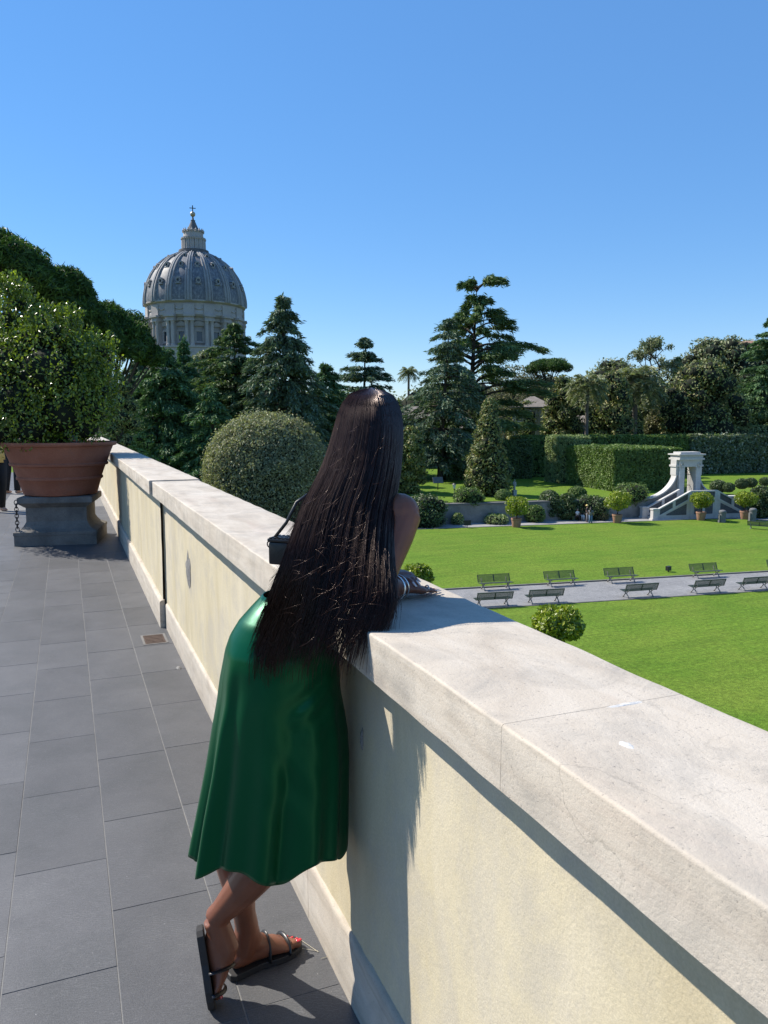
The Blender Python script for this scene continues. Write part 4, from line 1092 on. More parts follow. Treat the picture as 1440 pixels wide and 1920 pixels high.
br('cypress_tree', 'small dark cypress beside the sparse bare-limbed tree', 1268, 667, 150, 11, P_COL, 'cedar', 55, tz=0.5, n=4000, lumps=24, lump=0.6, L=0.3, W=0.1, trunk_r=0.15)
ced('layered cedar at the right edge with its dark trunk above the hedge', 1440, 588, 138, 100, 'cedar', 56, 0.62, tiers=20, per=7, droop=0.14, rise=0.12, dens=30, z0=0.16, hang=0.1)
br('shrub_tree', 'pale clipped topiary column behind the hedge', 1196, 774, 134, 14, P_COL, 'hedge_pale', 57, tz=0.3, n=3500, lumps=16, lump=0.7, L=0.18, W=0.1, trunk_r=0.1)
br('shrub_tree', 'dull brownish shrub behind the hedge left of the broadest magnolia', 1228, 768, 138, 28, P_EGG, 'brown_leaf', 58, tz=0.2, n=5000, lumps=18, L=0.24, W=0.13)
br('magnolia_tree', 'dark magnolia in the shade right of the clipped cone', 985, 752, 140, 40, P_EGG, 'magnolia', 59, tz=0.3, n=9000, lumps=30, L=0.24, W=0.12)
br('magnolia_tree', 'dark evergreen behind her right shoulder, close to the twin-stemmed cedar', 770, 800, 90, 32, P_EGG, 'magnolia', 60, tz=0.2, n=8000, lumps=28, L=0.22, W=0.11)
br('oak_tree', 'pale green leafy bush by the wall at the far end of the parapet', 262, 812, 60, 28, P_BALL, 'hedge', 61, zb=LAWN_Z, tz=4, n=5000, lumps=22, L=0.13, W=0.07)
br('oak_tree', 'rounded green tree hiding the foot of the dome drum', 392, 652, 128, 52, P_BALL, 'oak', 63, tz=4, n=8000, lumps=30, lump=0.28)
br('oak_tree', 'dark evergreen filling the gap beside the stone pine trunks', 226, 700, 62, 40, P_EGG, 'magnolia', 64, zb=LAWN_Z, tz=2, n=9000, lumps=34, L=0.13, W=0.07)
# sparse tree with bare limbs
def bare_tree(label, base, H, R, seed):
    r = np.random.default_rng(seed); t = empty('sparse_tree', base, label, 'tree')
    mb = MB(); Cs = []
    mb.tube([(0, 0, -0.2), (0.1, 0, H*0.35), (0, 0.1, H*0.6)], [0.3, 0.24, 0.2], 8)
    def grow(p, d, L, rad, lv):
        q = p+d*L*0.55+r.normal(0, 0.08*L, 3); e = q+(d+r.normal(0, 0.25, 3))*L*0.5
        mb.tube([p, q, e], [rad, rad*0.75, rad*0.5], 5)
        if lv >= 2:
            m = 26 if lv == 3 else 10
            Cs.append(q+(e-q)*r.random((m, 1))+r.normal(0, 0.28, (m, 3)))
        if lv < 3:
            for _ in range(3 if lv else 4):
                dd = d*0.6+unit(1, r)[0]*0.8+np.array([0, 0, 0.25]); grow(e, dd/np.linalg.norm(dd), L*0.62, rad*0.55, lv+1)
    for i in range(5):
        a = i*1.257+seed; d = np.array([math.cos(a)*0.6, math.sin(a)*0.6, 0.75]); grow(np.array([0, 0, H*(0.60+0.05*i)]), d/np.linalg.norm(d), R*0.62, 0.2, 0)
    P = np.vstack(Cs); leaves_obj('crown', leaf_quads(P, unit(len(P), r), 0.26, 0.12, r), M['oak'], t)
    mb.build('trunk', M['bark'], t, smooth=True); return t
bare_tree('sparse bare-limbed tree standing up against the sky among the oaks', bz(1232, 152), top_h(648, 152), m_(48, 152), 62)
# belt of woodland far behind, one mass
r = np.random.default_rng(77); ells = []
for i in range(560):
    a = R_(-62+i*0.225)+YAW; D = r.uniform(175, 235)
    p = np.array([math.sin(a)*D, math.cos(a)*D]); rad = r.uniform(4.5, 8.0); zz = r.uniform(-5, 6.5) if a < YAW+0.1 else r.uniform(-4, 7.0)
    ells.append((p[0], p[1], zz, rad, rad, rad*0.8))
o = leaves_obj('distant_wood', ell_leaves(ells, 60000, 0.62, 0.28, r), M['oak'], None); tag(o, 'dull green mass of far woodland closing the horizon', 'woodland', kind='stuff')
mb = MB(); cores(mb, ells, 0.8); o = mb.build('wood_understorey', M['core'], None, smooth=True); o.parent = bpy.data.objects['distant_wood']  # solid dark lumps painted as shade between the far crowns

# ================================================================== HEDGES
hu, hv_ = gz(1150, 922, UPPER_Z)
hA = float(at(1150, 839, float((G(hu, hv_)-np.array([0,0,EYE[2]]))@FW))[2])-UPPER_Z
fd = lambda u, v, z: float((G(u, v, z)-EYE)@FW)
hedge('clipped_hedge', 'tall square-cut hedge block beside the white gate, sunlit on its left face', None, (hu, hv_), 9.0, 15.5, 5.1, M['hedge'], 40000, seed=71, bumpy=0.14)
hu2, hv2 = gz(1032, 906, UPPER_Z)
hedge('clipped_hedge', 'narrow pale feathery hedge end left of the tall square-cut block', None, (hu-0.7, hv_+12.0), 4.2, 5.0, 6.3, M['hedge_pale'], 11000, seed=72, bumpy=0.22, L=0.17, W=0.06)
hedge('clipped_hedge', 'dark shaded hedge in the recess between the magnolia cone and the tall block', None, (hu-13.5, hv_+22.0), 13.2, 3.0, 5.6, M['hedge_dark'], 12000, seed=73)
hedge('clipped_hedge', 'long flat-topped hedge running behind the tall block and the gate', None, (hu-1.0, hv_+24.5), 52.0, 4.0, 6.05, M['hedge'], 46000, L=0.2, W=0.11, seed=74, bumpy=0.2)
iu, iv = gz(1300, 889, UPPER_Z)
hedge('ivy_hedge', 'shaggy leafy hedge with glinting leaves behind the upper lawn at the right', None, (iu-1.0, iv-0.5), 30.0, 2.0, 6.0, M['ivy'], 22000, L=0.24, W=0.17, seed=75, bumpy=0.3)
hedge('clipped_hedge', 'low bright hedge strip on the bank under the layered cedar', None, (iu+4, iv+5.0), 26.0, 2.0, 7.6, M['hedge_pale'], 9000, L=0.22, W=0.12, seed=76, bumpy=0.2)

# ================================================================== RETAINING WALL AND GATE
gu, gv = gz(1289, 967, LAWN_Z)
GATE = (gu+0.3, gv+0.9)
rw = empty('retaining_wall', G(GATE[0], GATE[1], LAWN_Z), 'low stained retaining wall along the back of the lawn, left of the gate', 'wall', rz=GA)
TOPW = 1.95
mb = MB(); mb.box(-75, -6.9, -0.3, 0.3, -0.3, TOPW-0.16); mb.build('wall_body', M['old_wall'], rw)
for i in range(34):
    mb = MB(); mb.box(-75+i*2.0, min(-6.9, -75+i*2.0+1.99), -0.38, 0.38, TOPW-0.158, TOPW); mb.build('coping_stone', M['kerb'], rw)
rw2 = empty('retaining_wall', G(GATE[0], GATE[1], LAWN_Z), 'low stained retaining wall along the back of the lawn, right of the gate', 'wall', rz=GA)
mb = MB(); mb.box(6.9, 45, -0.3, 0.3, -0.3, TOPW-0.16); mb.build('wall_body', M['old_wall'], rw2)
for i in range(20):
    mb = MB(); mb.box(6.9+i*2.0, 6.9+i*2.0+1.99, -0.38, 0.38, TOPW-0.158, TOPW); mb.build('coping_stone', M['kerb'], rw2)
gate = empty('garden_gate', G(GATE[0], GATE[1], LAWN_Z), 'white stone garden gateway with curved wing walls and a double stair', 'gate', rz=GA)
W2, DP, HT = 1.32, 1.5, 6.75
LZ = 2.0
ow, oz = 0.70, 5.25        # opening half width, top
y0, y1 = -DP/2+0.1, DP/2+0.1
mb = MB()
mb.box(-W2, -ow, y0, y1, 0, oz); mb.box(ow, W2, y0, y1, 0, oz); mb.box(-W2, W2, y0, y1, oz, 6.0); mb.box(-ow, ow, y0, y1, 0, LZ-0.002)
gb = mb.build('gate_block', M['gate_stone'], gate)
mb = MB(); mb.box(-W2-0.22, W2+0.22, y0-0.22, y1+0.22, 6.0, 6.18); mb.box(-W2-0.1, W2+0.1, y0-0.1, y1+0.1, 6.18, 6.5); mb.box(-W2-0.3, W2+0.3, y0-0.3, y1+0.3, 6.5, HT-0.12); mb.box(-W2+0.1, W2-0.1, y0+0.1, y1-0.1, HT-0.12, HT+0.08)
mb.build('cornice', M['gate_stone'], gate)
for s in (-1, 1):
    mb = MB(); xa, xb = (W2, W2+0.28)
    mb.box(min(s*xa, s*xb), max(s*xa, s*xb), y0+0.25, y1-0.25, 4.35, 6.0); mb.box(min(s*(xa), s*(xb+0.1)), max(s*(xa), s*(xb+0.1)), y0+0.15, y1-0.15, 5.25, 5.45)
    mb.build('side_pilaster', M['gate_stone'], gate)
    mb = MB(); mb.torus((s*1.04, y0-0.06, 5.5), (0, 1, 0), 0.17, 0.05, 14, 6); mb.torus((s*1.02, y0-0.05, 5.22), (0, 1, 0), 0.1, 0.04, 12, 6); mb.build('scroll', M['gate_stone'], gate)
# iron gate in the opening, with an arched overthrow
ig = MB()
for i in range(9):
    x = -0.64+i*0.16; ig.tube([(x, y1-0.55, LZ), (x, y1-0.55, 4.35)], 0.022, 6)
for z in (LZ+0.1, 3.2, 4.35): ig.box(-ow, ow, y1-0.575, y1-0.525, z-0.03, z+0.03)
for rr in (0.66, 0.42, 0.2): ig.tube([(rr*math.cos(t), y1-0.55, 4.38+rr*0.9*math.sin(t)) for t in np.linspace(0, math.pi, 11)], 0.025, 6)
for t in np.linspace(0.3, math.pi-0.3, 6): ig.tube([(0.22*math.cos(t), y1-0.55, 4.38+0.2*math.sin(t)), (0.66*math.cos(t), y1-0.55, 4.38+0.59*math.sin(t))], 0.02, 5)
ig.build('iron_grille', M['iron'], gate)
# concave wings
for s, x_end, zt_ in ((-1, 6.9, 4.9), (1, 6.9, 4.2)):
    pts = []; x0 = W2+0.02; run = 4.0
    for t in np.linspace(0, math.pi/2, 14): pts.append((x0+run*(1-math.cos(t)), zt_-(zt_-TOPW+0.14)*math.sin(t)))
    poly = [(s*x0, -0.2)]+[(s*x, z) for x, z in pts]+[(s*x_end, TOPW-0.14), (s*x_end, -0.2)]
    mb = MB(); mb.wallpoly(poly if s < 0 else poly[::-1], -0.3, 0.3); mb.build('wing_wall', M['old_wall'], gate)
    mb = MB(); cap = pts+[(x_end, TOPW-0.14)]
    for i in range(len(cap)-1):
        (xa, za), (xb, zb_) = cap[i], cap[i+1]
        nx, nz = (za-zb_), (xb-xa); L_ = math.hypot(nx, nz); nx, nz = nx/L_*0.14, nz/L_*0.14
        q = [(s*xa, za+0.002), (s*(xb+0.002), zb_+0.002), (s*(xb+nx), zb_+nz), (s*(xa+nx), za+nz)]
        mb.wallpoly(q, -0.42, 0.42)
    mb.build('wing_coping', M['gate_stone'], gate)
# double stair with panelled parapets in front
RUN0, RUN1 = 1.6, 5.5
def rail(yc, side_list, base_y, name):
    th = 0.16
    for s in side_list:
        z_in, z_out = LZ+0.92, 1.05
        # frame = stiles and rails round recessed lattice panels
        mb = MB()
        mb.wallpoly([(s*RUN0, z_in-0.14), (s*RUN1, z_out-0.14), (s*RUN1, z_out), (s*RUN0, z_in)][::-s], yc-th, yc+th)
        mb.wallpoly([(s*RUN0, LZ-0.05), (s*RUN1, 0.12), (s*RUN1, 0.32), (s*RUN0, LZ+0.15)][::-s], yc-th*0.9, yc+th*0.9)
        for xx in (RUN0+0.02, (RUN0+RUN1)/2-0.15, RUN1-0.3):
            f = lambda x: (x-RUN0)/(RUN1-RUN0)
            for_x = [(xx, LZ-0.05+(0.17-LZ)*f(xx)), (xx+0.3, LZ-0.05+(0.17-LZ)*f(xx+0.3)), (xx+0.3, z_in-0.12+(z_out-z_in)*f(xx+0.3)), (xx, z_in-0.12+(z_out-z_in)*f(xx))]
            mb.wallpoly([(s*a, b) for a, b in for_x][::-s], yc-th*0.95, yc+th*0.95)
        mb.build('stair_rail', M['gate_stone'], gate)
        for xa, xb in ((RUN0+0.32, (RUN0+RUN1)/2-0.15), ((RUN0+RUN1)/2+0.15, RUN1-0.3)):
            f = lambda x: (x-RUN0)/(RUN1-RUN0)
            lo = lambda x: LZ+0.15+(0.32-LZ-0.15)*f(x); hi = lambda x: z_in-0.14+(z_out-z_in)*f(x)
            mb = MB(); mb.wallpoly([(s*xa, lo(xa)), (s*xb, lo(xb)), (s*xb, hi(xb)), (s*xa, hi(xa))][::-s], yc-0.05, yc+0.05); mb.build('lattice_panel', M['lattice'], gate)
        mb = MB(); mb.box(min(s*RUN1, s*(RUN1+0.55)), max(s*RUN1, s*(RUN1+0.55)), yc-0.25, yc+0.25, -0.1, 1.02); mb.box(min(s*(RUN1-0.06), s*(RUN1+0.61)), max(s*(RUN1-0.06), s*(RUN1+0.61)), yc-0.31, yc+0.31, 1.02, 1.17); mb.box(min(s*(RUN1-0.05), s*(RUN1+0.65)), max(s*(RUN1-0.05), s*(RUN1+0.65)), yc-0.3, yc+0.3, -0.1, 0.14)
        mb.build('newel_pier', M['gate_stone'], gate)
YF_, YB_ = y0-2.35, y0-0.42
rail(YF_, (-1, 1), 0, 'front'); rail(YB_, (-1, 1), 0, 'back')
# landing front
mb = MB(); mb.box(-RUN0, RUN0, YF_-0.16, YF_+0.16, LZ+0.78, LZ+0.92); mb.box(-RUN0, RUN0, YF_-0.145, YF_+0.145, LZ-0.05, LZ+0.15)
for x in (-RUN0, -0.15, RUN0-0.3): mb.box(x, x+0.3, YF_-0.15, YF_+0.15, -0.1, LZ+0.779)
mb.build('landing_rail', M['gate_stone'], gate)
for xa, xb in ((-RUN0+0.3, -0.15), (0.15, RUN0-0.3)):
    mb = MB(); mb.box(xa, xb, YF_-0.05, YF_+0.05, LZ+0.15, LZ+0.78); mb.build('lattice_panel', M['lattice'], gate)
mb = MB()
for s in (-1, 1): mb.wallpoly([(s*RUN0, -0.1), (s*RUN1, -0.1), (s*RUN1, 0.13), (s*RUN0, LZ-0.04)][::-s], YF_-0.10, YF_+0.10)
mb.box(-RUN0, RUN0, YF_-0.11, YF_+0.11, -0.1, LZ-0.06); mb.build('stair_wall', M['gate_stone'], gate)
for s in (-1, 1):
    mb = MB(); xa, xb = RUN0+0.45, RUN1-1.1
    f = lambda x: (x-RUN0)/(RUN1-RUN0)
    mb.wallpoly([(s*xa, 0.42), (s*xb, 0.42), (s*xb, 0.13+(LZ-0.2)*(1-f(xb))-0.1), (s*xa, (LZ-0.2)*(1-f(xa))-0.02)][::-s], YF_-0.125, YF_-0.101); mb.build('lattice_panel', M['lattice'], gate)
mb = MB(); mb.box(-1.1, 1.1, YF_-0.135, YF_-0.111, 0.45, LZ-0.35); mb.build('lattice_panel', M['lattice'], gate)
mb = MB(); mb.box(-RUN0, RUN0, YF_+0.17, y0+0.02, -0.1, LZ-0.01)
mb.build('landing', M['gate_stone'], gate)
for s in (-1, 1):
    for i in range(11):
        xa = RUN0+0.01+i*(RUN1-RUN0)/11; xb = xa+(RUN1-RUN0)/11-0.004
        mb = MB(); mb.box(min(s*xa, s*xb), max(s*xa, s*xb), YF_+0.17, YB_-0.17, -0.1, LZ-(i+1)*LZ/12); mb.build('step', M['gate_stone'], gate)

# ================================================================== BENCHES
M['bench_green'] = mat_plain('green_grey_slats', (0.045, 0.062, 0.048), 0.55, 0, 0.4, 0.25)
M['cast_iron'] = mat_plain('pale_cast_iron', (0.240, 0.232, 0.216), 0.6, 0.1)
def make_bench(loc, rz, label, group):
    b = empty('park_bench', loc, label, 'bench', group, rz=rz)
    L_ = 2.1
    mb = MB()
    for i in range(6): mb.box(-L_/2, L_/2, -0.26+i*0.082, -0.26+i*0.082+0.055, 0.43+0.004*i*0.0-0.006*i, 0.455-0.006*i)
    mb.build('seat', M['bench_green'], b)
    Mx = Matrix.Translation((0, 0.24, 0.44)) @ Matrix.Rotation(R_(-24), 4, 'X')
    mb = MB()
    for i in range(7): mb.box(-L_/2, L_/2, 0, 0.022, 0.02+i*0.061, 0.02+i*0.061+0.033, Mx)
    mb.box(-0.03, 0.03, 0.023, 0.05, 0.0, 0.44, Mx); mb.box(-L_/2, -L_/2+0.04, 0.023, 0.05, 0.0, 0.44, Mx); mb.box(L_/2-0.04, L_/2, 0.023, 0.05, 0.0, 0.44, Mx)
    mb.box(-L_/2-0.01, L_/2+0.01, -0.01, 0.04, 0.446, 0.472, Mx)
    mb.build('backrest', M['bench_green'], b)
    for s in (-1, 1):
        x = s*0.80; mb = MB()
        mb.tube([(x, -0.28, 0.0), (x, -0.17, 0.12), (x, -0.04, 0.25), (x, -0.12, 0.40), (x, -0.24, 0.425)], [0.045, 0.036, 0.034, 0.032, 0.03], 6)
        mb.tube([(x, 0.32, 0.0), (x, 0.22, 0.13), (x, 0.06, 0.25), (x, 0.14, 0.36), (x, 0.27, 0.42), (x, 0.39, 0.66)], [0.045, 0.036, 0.034, 0.032, 0.03, 0.025], 6)
        mb.tube([(x, -0.24, 0.40), (x, 0.0, 0.385), (x, 0.24, 0.40)], 0.026, 6)
        mb.build('leg', M['cast_iron'], b, smooth=True)
    return b
proto = make_bench((0, 0, 0), 0, 'x', 'benches along the sett path')
kids = tree_of(proto)
first = True
UPB = [(915, 1097, 'green bench on the lawn side of the path, nearest to her hand'), (1033, 1089, 'second green bench from her hand along the upper edge of the path'), (1140, 1082, 'green bench on the upper path edge, between the second one and the dark spotlight box'), (1297, 1074, 'green bench right of the dark spotlight box on the lawn edge'), (1438, 1066, 'green bench cut by the right picture edge on the upper path edge')]
LOB = [(926, 1137, 'dark bench with its back to us, half hidden by the parapet coping'), (1022, 1131, 'dark bench with its back to us just above the yellow-green bush'), (1195, 1118, 'dark bench with its back to us, third along the lower path edge'), (1318, 1109, 'dark bench with its back to us, second from the right on the lower path edge'), (1408, 1104, 'dark back-turned bench rightmost on the lower edge, bin at its end')]
for row, rz in ((UPB, 0.0), (LOB, math.pi)):
    for (px, py, lb) in row:
        u, v = gz(px, py, LAWN_Z)
        v = 43.25 if rz == 0 else 39.35
        o = proto if first else copy_tree(proto, kids)
        first = False
        o.location = G(u, v, LAWN_Z-0.015); o.rotation_euler = (0, 0, GA+rz+random.uniform(-0.03, 0.03)); o['label'] = lb
o = copy_tree(proto, kids); u, v = gz(1425, 993, LAWN_Z); o.location = G(u, v, LAWN_Z-0.06); o.rotation_euler = (0, 0, GA+R_(180-52)); o['label'] = 'lone bench by the lawn corner near the two litter bins'
# spotlight box, bins, signs, lamp, statue
u, v = gz(1253, 1073, LAWN_Z)
sp = empty('spotlight_box', G(u, v, LAWN_Z), 'small dark spotlight box on the lawn edge between two green benches', 'spotlight', rz=GA+0.3)
mb = MB(); mb.box(-0.16, 0.16, -0.12, 0.12, 0.12, 0.42); mb.build('housing', M['iron'], sp, bevel=0.015)
mb = MB(); mb.box(-0.03, 0.03, -0.03, 0.03, -0.05, 0.119); mb.build('stake', M['iron'], sp)
mb = MB(); mb.box(-0.14, 0.14, -0.128, -0.121, 0.15, 0.39); mb.build('lens', M['bench_green'], sp)
M['bin_grey'] = mat_stone('grey_concrete', (0.136, 0.140, 0.148), (0.200, 0.204, 0.208), 3, 0.85, 40)
def bin_(px, py, label, hgt=0.95):
    u, v = gz(px, py, LAWN_Z); b = empty('litter_bin', G(u, v, LAWN_Z-0.06), label, 'bin', 'grey litter bins by the gate', rz=GA)
    mb = MB(); mb.lathe([(0.30, 0), (0.32, 0.04), (0.31, 0.08), (0.34, hgt*0.82), (0.38, hgt*0.84), (0.38, hgt*0.9)], 18); mb.build('barrel', M['bin_grey'], b, smooth=True, auto=R_(30))
    mb = MB(); mb.lathe([(0.37, hgt*0.901), (0.36, hgt*0.97), (0.25, hgt*1.06), (0.1, hgt*1.08)], 18); mb.build('lid', M['bin_grey'], b, smooth=True)
    mb = MB(); mb.box(-0.43, -0.345, -0.12, 0.12, 0.1, hgt*0.7); mb.build('side_box', M['bin_grey'], b)
bin_(1354, 980, 'grey litter bin between the two potted lemon trees right of the stair', 1.25)
bin_(1411, 977, 'grey litter bin just right of the rightmost potted lemon tree', 1.3)
u, v = gz(876, 991, LAWN_Z)
sg = empty('lawn_sign', G(u, v, LAWN_Z-0.06), 'tiny dark notice board on a stick at the lawn edge', 'sign', rz=GA)
mb = MB(); mb.box(-0.02, 0.02, -0.02, 0.02, 0, 0.55); mb.build('post', M['iron'], sg)
mb = MB(); mb.box(-0.35, 0.35, -0.05, -0.025, 0.38, 0.85); mb.build('board', M['iron'], sg, bevel=0.008)
sg = empty('info_board', base_at(822, 95, UPPER_Z), 'pale tilted information board under the twin-stemmed cedar', 'sign', rz=GA)
mb = MB(); mb.box(-0.05, 0.05, -0.03, 0.03, 0, 1.0); mb.build('post', M['iron'], sg)
mb = MB(); Mx = Matrix.Translation((0, 0, 1.2)) @ Matrix.Rotation(R_(-30), 4, 'X'); mb.box(-0.65, 0.65, -0.03, 0.03, -0.42, 0.42, Mx); mb.build('board', M['bin_grey'], sg, bevel=0.01)
lp = empty('lamp_post', base_at(853, 84, UPPER_Z), 'slender black lamp post with a lantern above the retaining wall', 'street lamp')
lh = top_h(905, 84)
mb = MB(); mb.lathe([(0.16, 0), (0.12, 0.3), (0.06, 0.4), (0.045, lh-0.75), (0.08, lh-0.7), (0.05, lh-0.64)], 10); mb.build('post', M['iron'], lp, smooth=True)
mb = MB(); mb.lathe([(0.12, lh-0.64), (0.21, lh-0.22), (0.21, lh-0.2)], 6); mb.build('lantern_glass', mat_plain('frosted_lantern_glass', (0.45, 0.47, 0.47), 0.3), lp)
mb = MB(); mb.lathe([(0.26, lh-0.199), (0.14, lh-0.08), (0.05, lh-0.05), (0.03, lh)], 6); mb.build('lantern_roof', M['iron'], lp)
st = empty('statue', base_at(967, 88, UPPER_Z), 'small white standing statue on a pedestal right of the magnolia cone', 'statue')
sz = top_h(899, 88)
k_ = sz/2.6
mb = MB(); mb.box(-0.3*k_, 0.3*k_, -0.3*k_, 0.3*k_, -0.1, 0.75*k_); mb.box(-0.36*k_, 0.36*k_, -0.36*k_, 0.36*k_, 0.75*k_, 0.85*k_); mb.build('pedestal', M['gate_stone'], st)
mb = MB()
mb.tube([(0, 0, 0.85*k_), (0, 0, 1.25*k_), (0.03*k_, 0, 1.6*k_), (0.02*k_, 0, 1.9*k_), (0, 0, 2.2*k_), (0, 0, 2.28*k_)], [(0.25*k_, 0.2*k_), (0.2*k_, 0.17*k_), (0.21*k_, 0.17*k_), (0.17*k_, 0.13*k_), (0.25*k_, 0.14*k_), (0.07*k_, 0.07*k_)], 10)
mb.sphere((0, -0.01, 2.44*k_), (0.11*k_, 0.13*k_, 0.16*k_), 10, 8)
mb.tube([(-0.24*k_, 0, 2.16*k_), (-0.3*k_, -0.05, 1.85*k_), (-0.14*k_, -0.18*k_, 1.62*k_)], [0.07*k_, 0.06*k_, 0.045*k_], 8); mb.tube([(0.24*k_, 0, 2.16*k_), (0.31*k_, 0.02, 1.85*k_), (0.27*k_, -0.08*k_, 1.55*k_)], [0.07*k_, 0.06*k_, 0.045*k_], 8)
mb.build('figure', M['gate_stone'], st, smooth=True)

# ================================================================== POTTED LEMONS, SHRUBS, BUSHES
def lemon(px, py, label, crown_r, seed, z=LAWN_Z-0.06, ph=0.95, pr_=0.52, th=0.75, mat='citrus'):
    p = onz(px, py, z); r = np.random.default_rng(seed)
    t = empty('terracotta_pot', p, 'terracotta pot under the '+label.split(',')[0], 'pot', 'terracotta pots of the lemon trees')
    mb = MB(); mb.lathe([(0, 0), (pr_*0.68, 0.0), (pr_*0.72, 0.03), (pr_*0.92, ph*0.82), (pr_*0.98, ph*0.84), (pr_, ph*0.9), (pr_*0.98, ph), (pr_*0.86, ph), (pr_*0.84, ph*0.9), (0, ph*0.9)], 24, caps=False)
    mb.build('pot_body', M['terracotta_pale'], t, smooth=True, auto=R_(35))
    mb = MB(); mb.lathe([(pr_*0.85, ph*0.92), (0.02, ph*0.94)], 16); mb.build('soil', M['soil'], t)
    t2 = empty('lemon_tree', p+np.array([0, 0, ph*0.93]), label, 'tree', 'potted lemon trees')
    ells = []
    for i in range(22):
        d = unit(1, r)[0]; d[2] = d[2]*0.7; q = crown_r*0.62*d; lr = crown_r*r.uniform(0.32, 0.5)
        ells.append((q[0], q[1], th+crown_r*0.72+q[2], lr, lr, lr*0.85))
    leaves_obj('crown', ell_leaves(ells, 5200, 0.10, 0.055, r, 0.8, (0.6, 1.12)), M[mat], t2)
    mb = MB(); mb.tube([(0, 0, -0.1), (0.03, 0.02, th*0.6), (0, 0, th+crown_r*0.5)], [0.06, 0.05, 0.03], 7)
    for e in ells[::2]: mb.tube([(0, 0, th*0.8), (e[0]*0.5, e[1]*0.5, (th+e[2])*0.5), e[:3]], [0.025, 0.018, 0.008], 5)
    mb.build('trunk', M['bark'], t2, smooth=True)
lemon(968, 990, 'yellow-green potted lemon tree left of the group of people', 1.30, 81, th=0.3)
lemon(1157, 982, 'potted lemon tree between the group of people and the stair', 1.35, 82, th=0.45)
lemon(1314, 977, 'potted lemon tree standing right in front of the gate stair', 1.15, 83, th=0.45)
lemon(1396, 975, 'rightmost potted lemon tree next to the litter bin', 1.12, 84, th=0.5)
lemon(1042, 1258, 'nearest yellow-green lemon tree on the lawn, cut off by the parapet coping', 1.05, 85, z=LAWN_Z+0.03, th=0.3)
lemon(782, 1142, 'yellow-green lemon tree behind her hand, half hidden by the coping', 0.85, 86, z=LAWN_Z+0.03, th=0.35)
SG = 'shrubs along the retaining wall'
def shrub(name, label, px, pb, pt, wpx, mat, seed, z=LAWN_Z-0.06, D=None, **k):
    p = onz(px, pb, z) if D is None else base_at(px, D, z); Dd = float((p-EYE)@FW)
    H = top_h(pt, Dd, z); k.setdefault('n', 5000)
    return prof_tree(name, label, SG, p, H, 0.05, m_(wpx, Dd), k.pop('prof', P_EGG), M[mat], lumps=k.pop('lumps', 26), lump=k.pop('lump', 0.42), L=k.pop('L', 0.13), W=k.pop('W', 0.065), trunk_r=0.08, seed=seed, cat='shrub', **k)
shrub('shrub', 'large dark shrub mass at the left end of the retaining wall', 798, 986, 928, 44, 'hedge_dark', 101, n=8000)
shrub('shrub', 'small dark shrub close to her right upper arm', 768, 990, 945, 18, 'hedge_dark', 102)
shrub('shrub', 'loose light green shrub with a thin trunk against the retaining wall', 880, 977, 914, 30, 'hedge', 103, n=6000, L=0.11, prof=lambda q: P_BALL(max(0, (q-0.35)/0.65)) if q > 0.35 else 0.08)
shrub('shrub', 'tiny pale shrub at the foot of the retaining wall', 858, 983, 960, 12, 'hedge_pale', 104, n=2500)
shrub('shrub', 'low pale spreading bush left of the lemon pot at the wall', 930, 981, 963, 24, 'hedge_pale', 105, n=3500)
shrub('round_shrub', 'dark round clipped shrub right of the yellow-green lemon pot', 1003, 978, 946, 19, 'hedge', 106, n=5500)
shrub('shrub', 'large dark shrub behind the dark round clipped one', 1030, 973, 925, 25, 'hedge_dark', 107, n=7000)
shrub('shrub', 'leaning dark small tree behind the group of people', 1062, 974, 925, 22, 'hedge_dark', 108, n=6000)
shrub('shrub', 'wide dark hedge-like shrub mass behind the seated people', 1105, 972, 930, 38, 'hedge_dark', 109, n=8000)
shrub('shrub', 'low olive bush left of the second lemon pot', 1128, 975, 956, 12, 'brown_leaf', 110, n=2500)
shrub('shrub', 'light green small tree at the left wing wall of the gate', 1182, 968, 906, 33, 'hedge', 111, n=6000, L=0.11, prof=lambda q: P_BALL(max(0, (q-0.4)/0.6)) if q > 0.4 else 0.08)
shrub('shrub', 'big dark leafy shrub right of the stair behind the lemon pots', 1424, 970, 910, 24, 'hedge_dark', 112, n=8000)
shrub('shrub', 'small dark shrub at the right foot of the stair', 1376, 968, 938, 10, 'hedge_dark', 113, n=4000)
def ball(px, py, D, rpx, mat, label, seed, **k):
    c = at(px, py, D); R0 = m_(rpx, D)
    clipped_ball('round_shrub', label, 'ball-clipped shrubs on the upper terrace', (c[0], c[1], max(c[2], UPPER_Z+R0*0.4)), (R0, R0, R0*0.8), M[mat], n=k.get('n', 3000), L=0.10, W=0.055, seed=seed, base_z=UPPER_Z, fuzz=0.05, trunk=False)
ball(944, 941, 84, 16, 'hedge', 'clipped ball shrub on the wall below the statue', 121)
ball(1030, 934, 82, 18, 'hedge_dark', 'clipped ball shrub above the dark round clipped shrub by the wall', 122)
ball(1082, 926, 84, 18, 'hedge', 'clipped ball shrub in front of the tall square-cut hedge block', 123)
ball(1347, 912, 90, 15, 'hedge_dark', 'first clipped ball right of the gate on the upper lawn edge', 124)
ball(1366, 914, 89, 11, 'hedge_dark', 'small clipped ball tucked right of the first one by the gate', 125)
ball(1391, 907, 90, 12, 'hedge_dark', 'third clipped ball right of the gate on the upper lawn edge', 126)
ball(1408, 905, 90, 11, 'hedge_dark', 'fourth clipped ball right of the gate on the upper lawn edge', 127)
ball(1434, 903, 90, 10, 'hedge_dark', 'last clipped ball at the right picture edge on the upper lawn', 128)
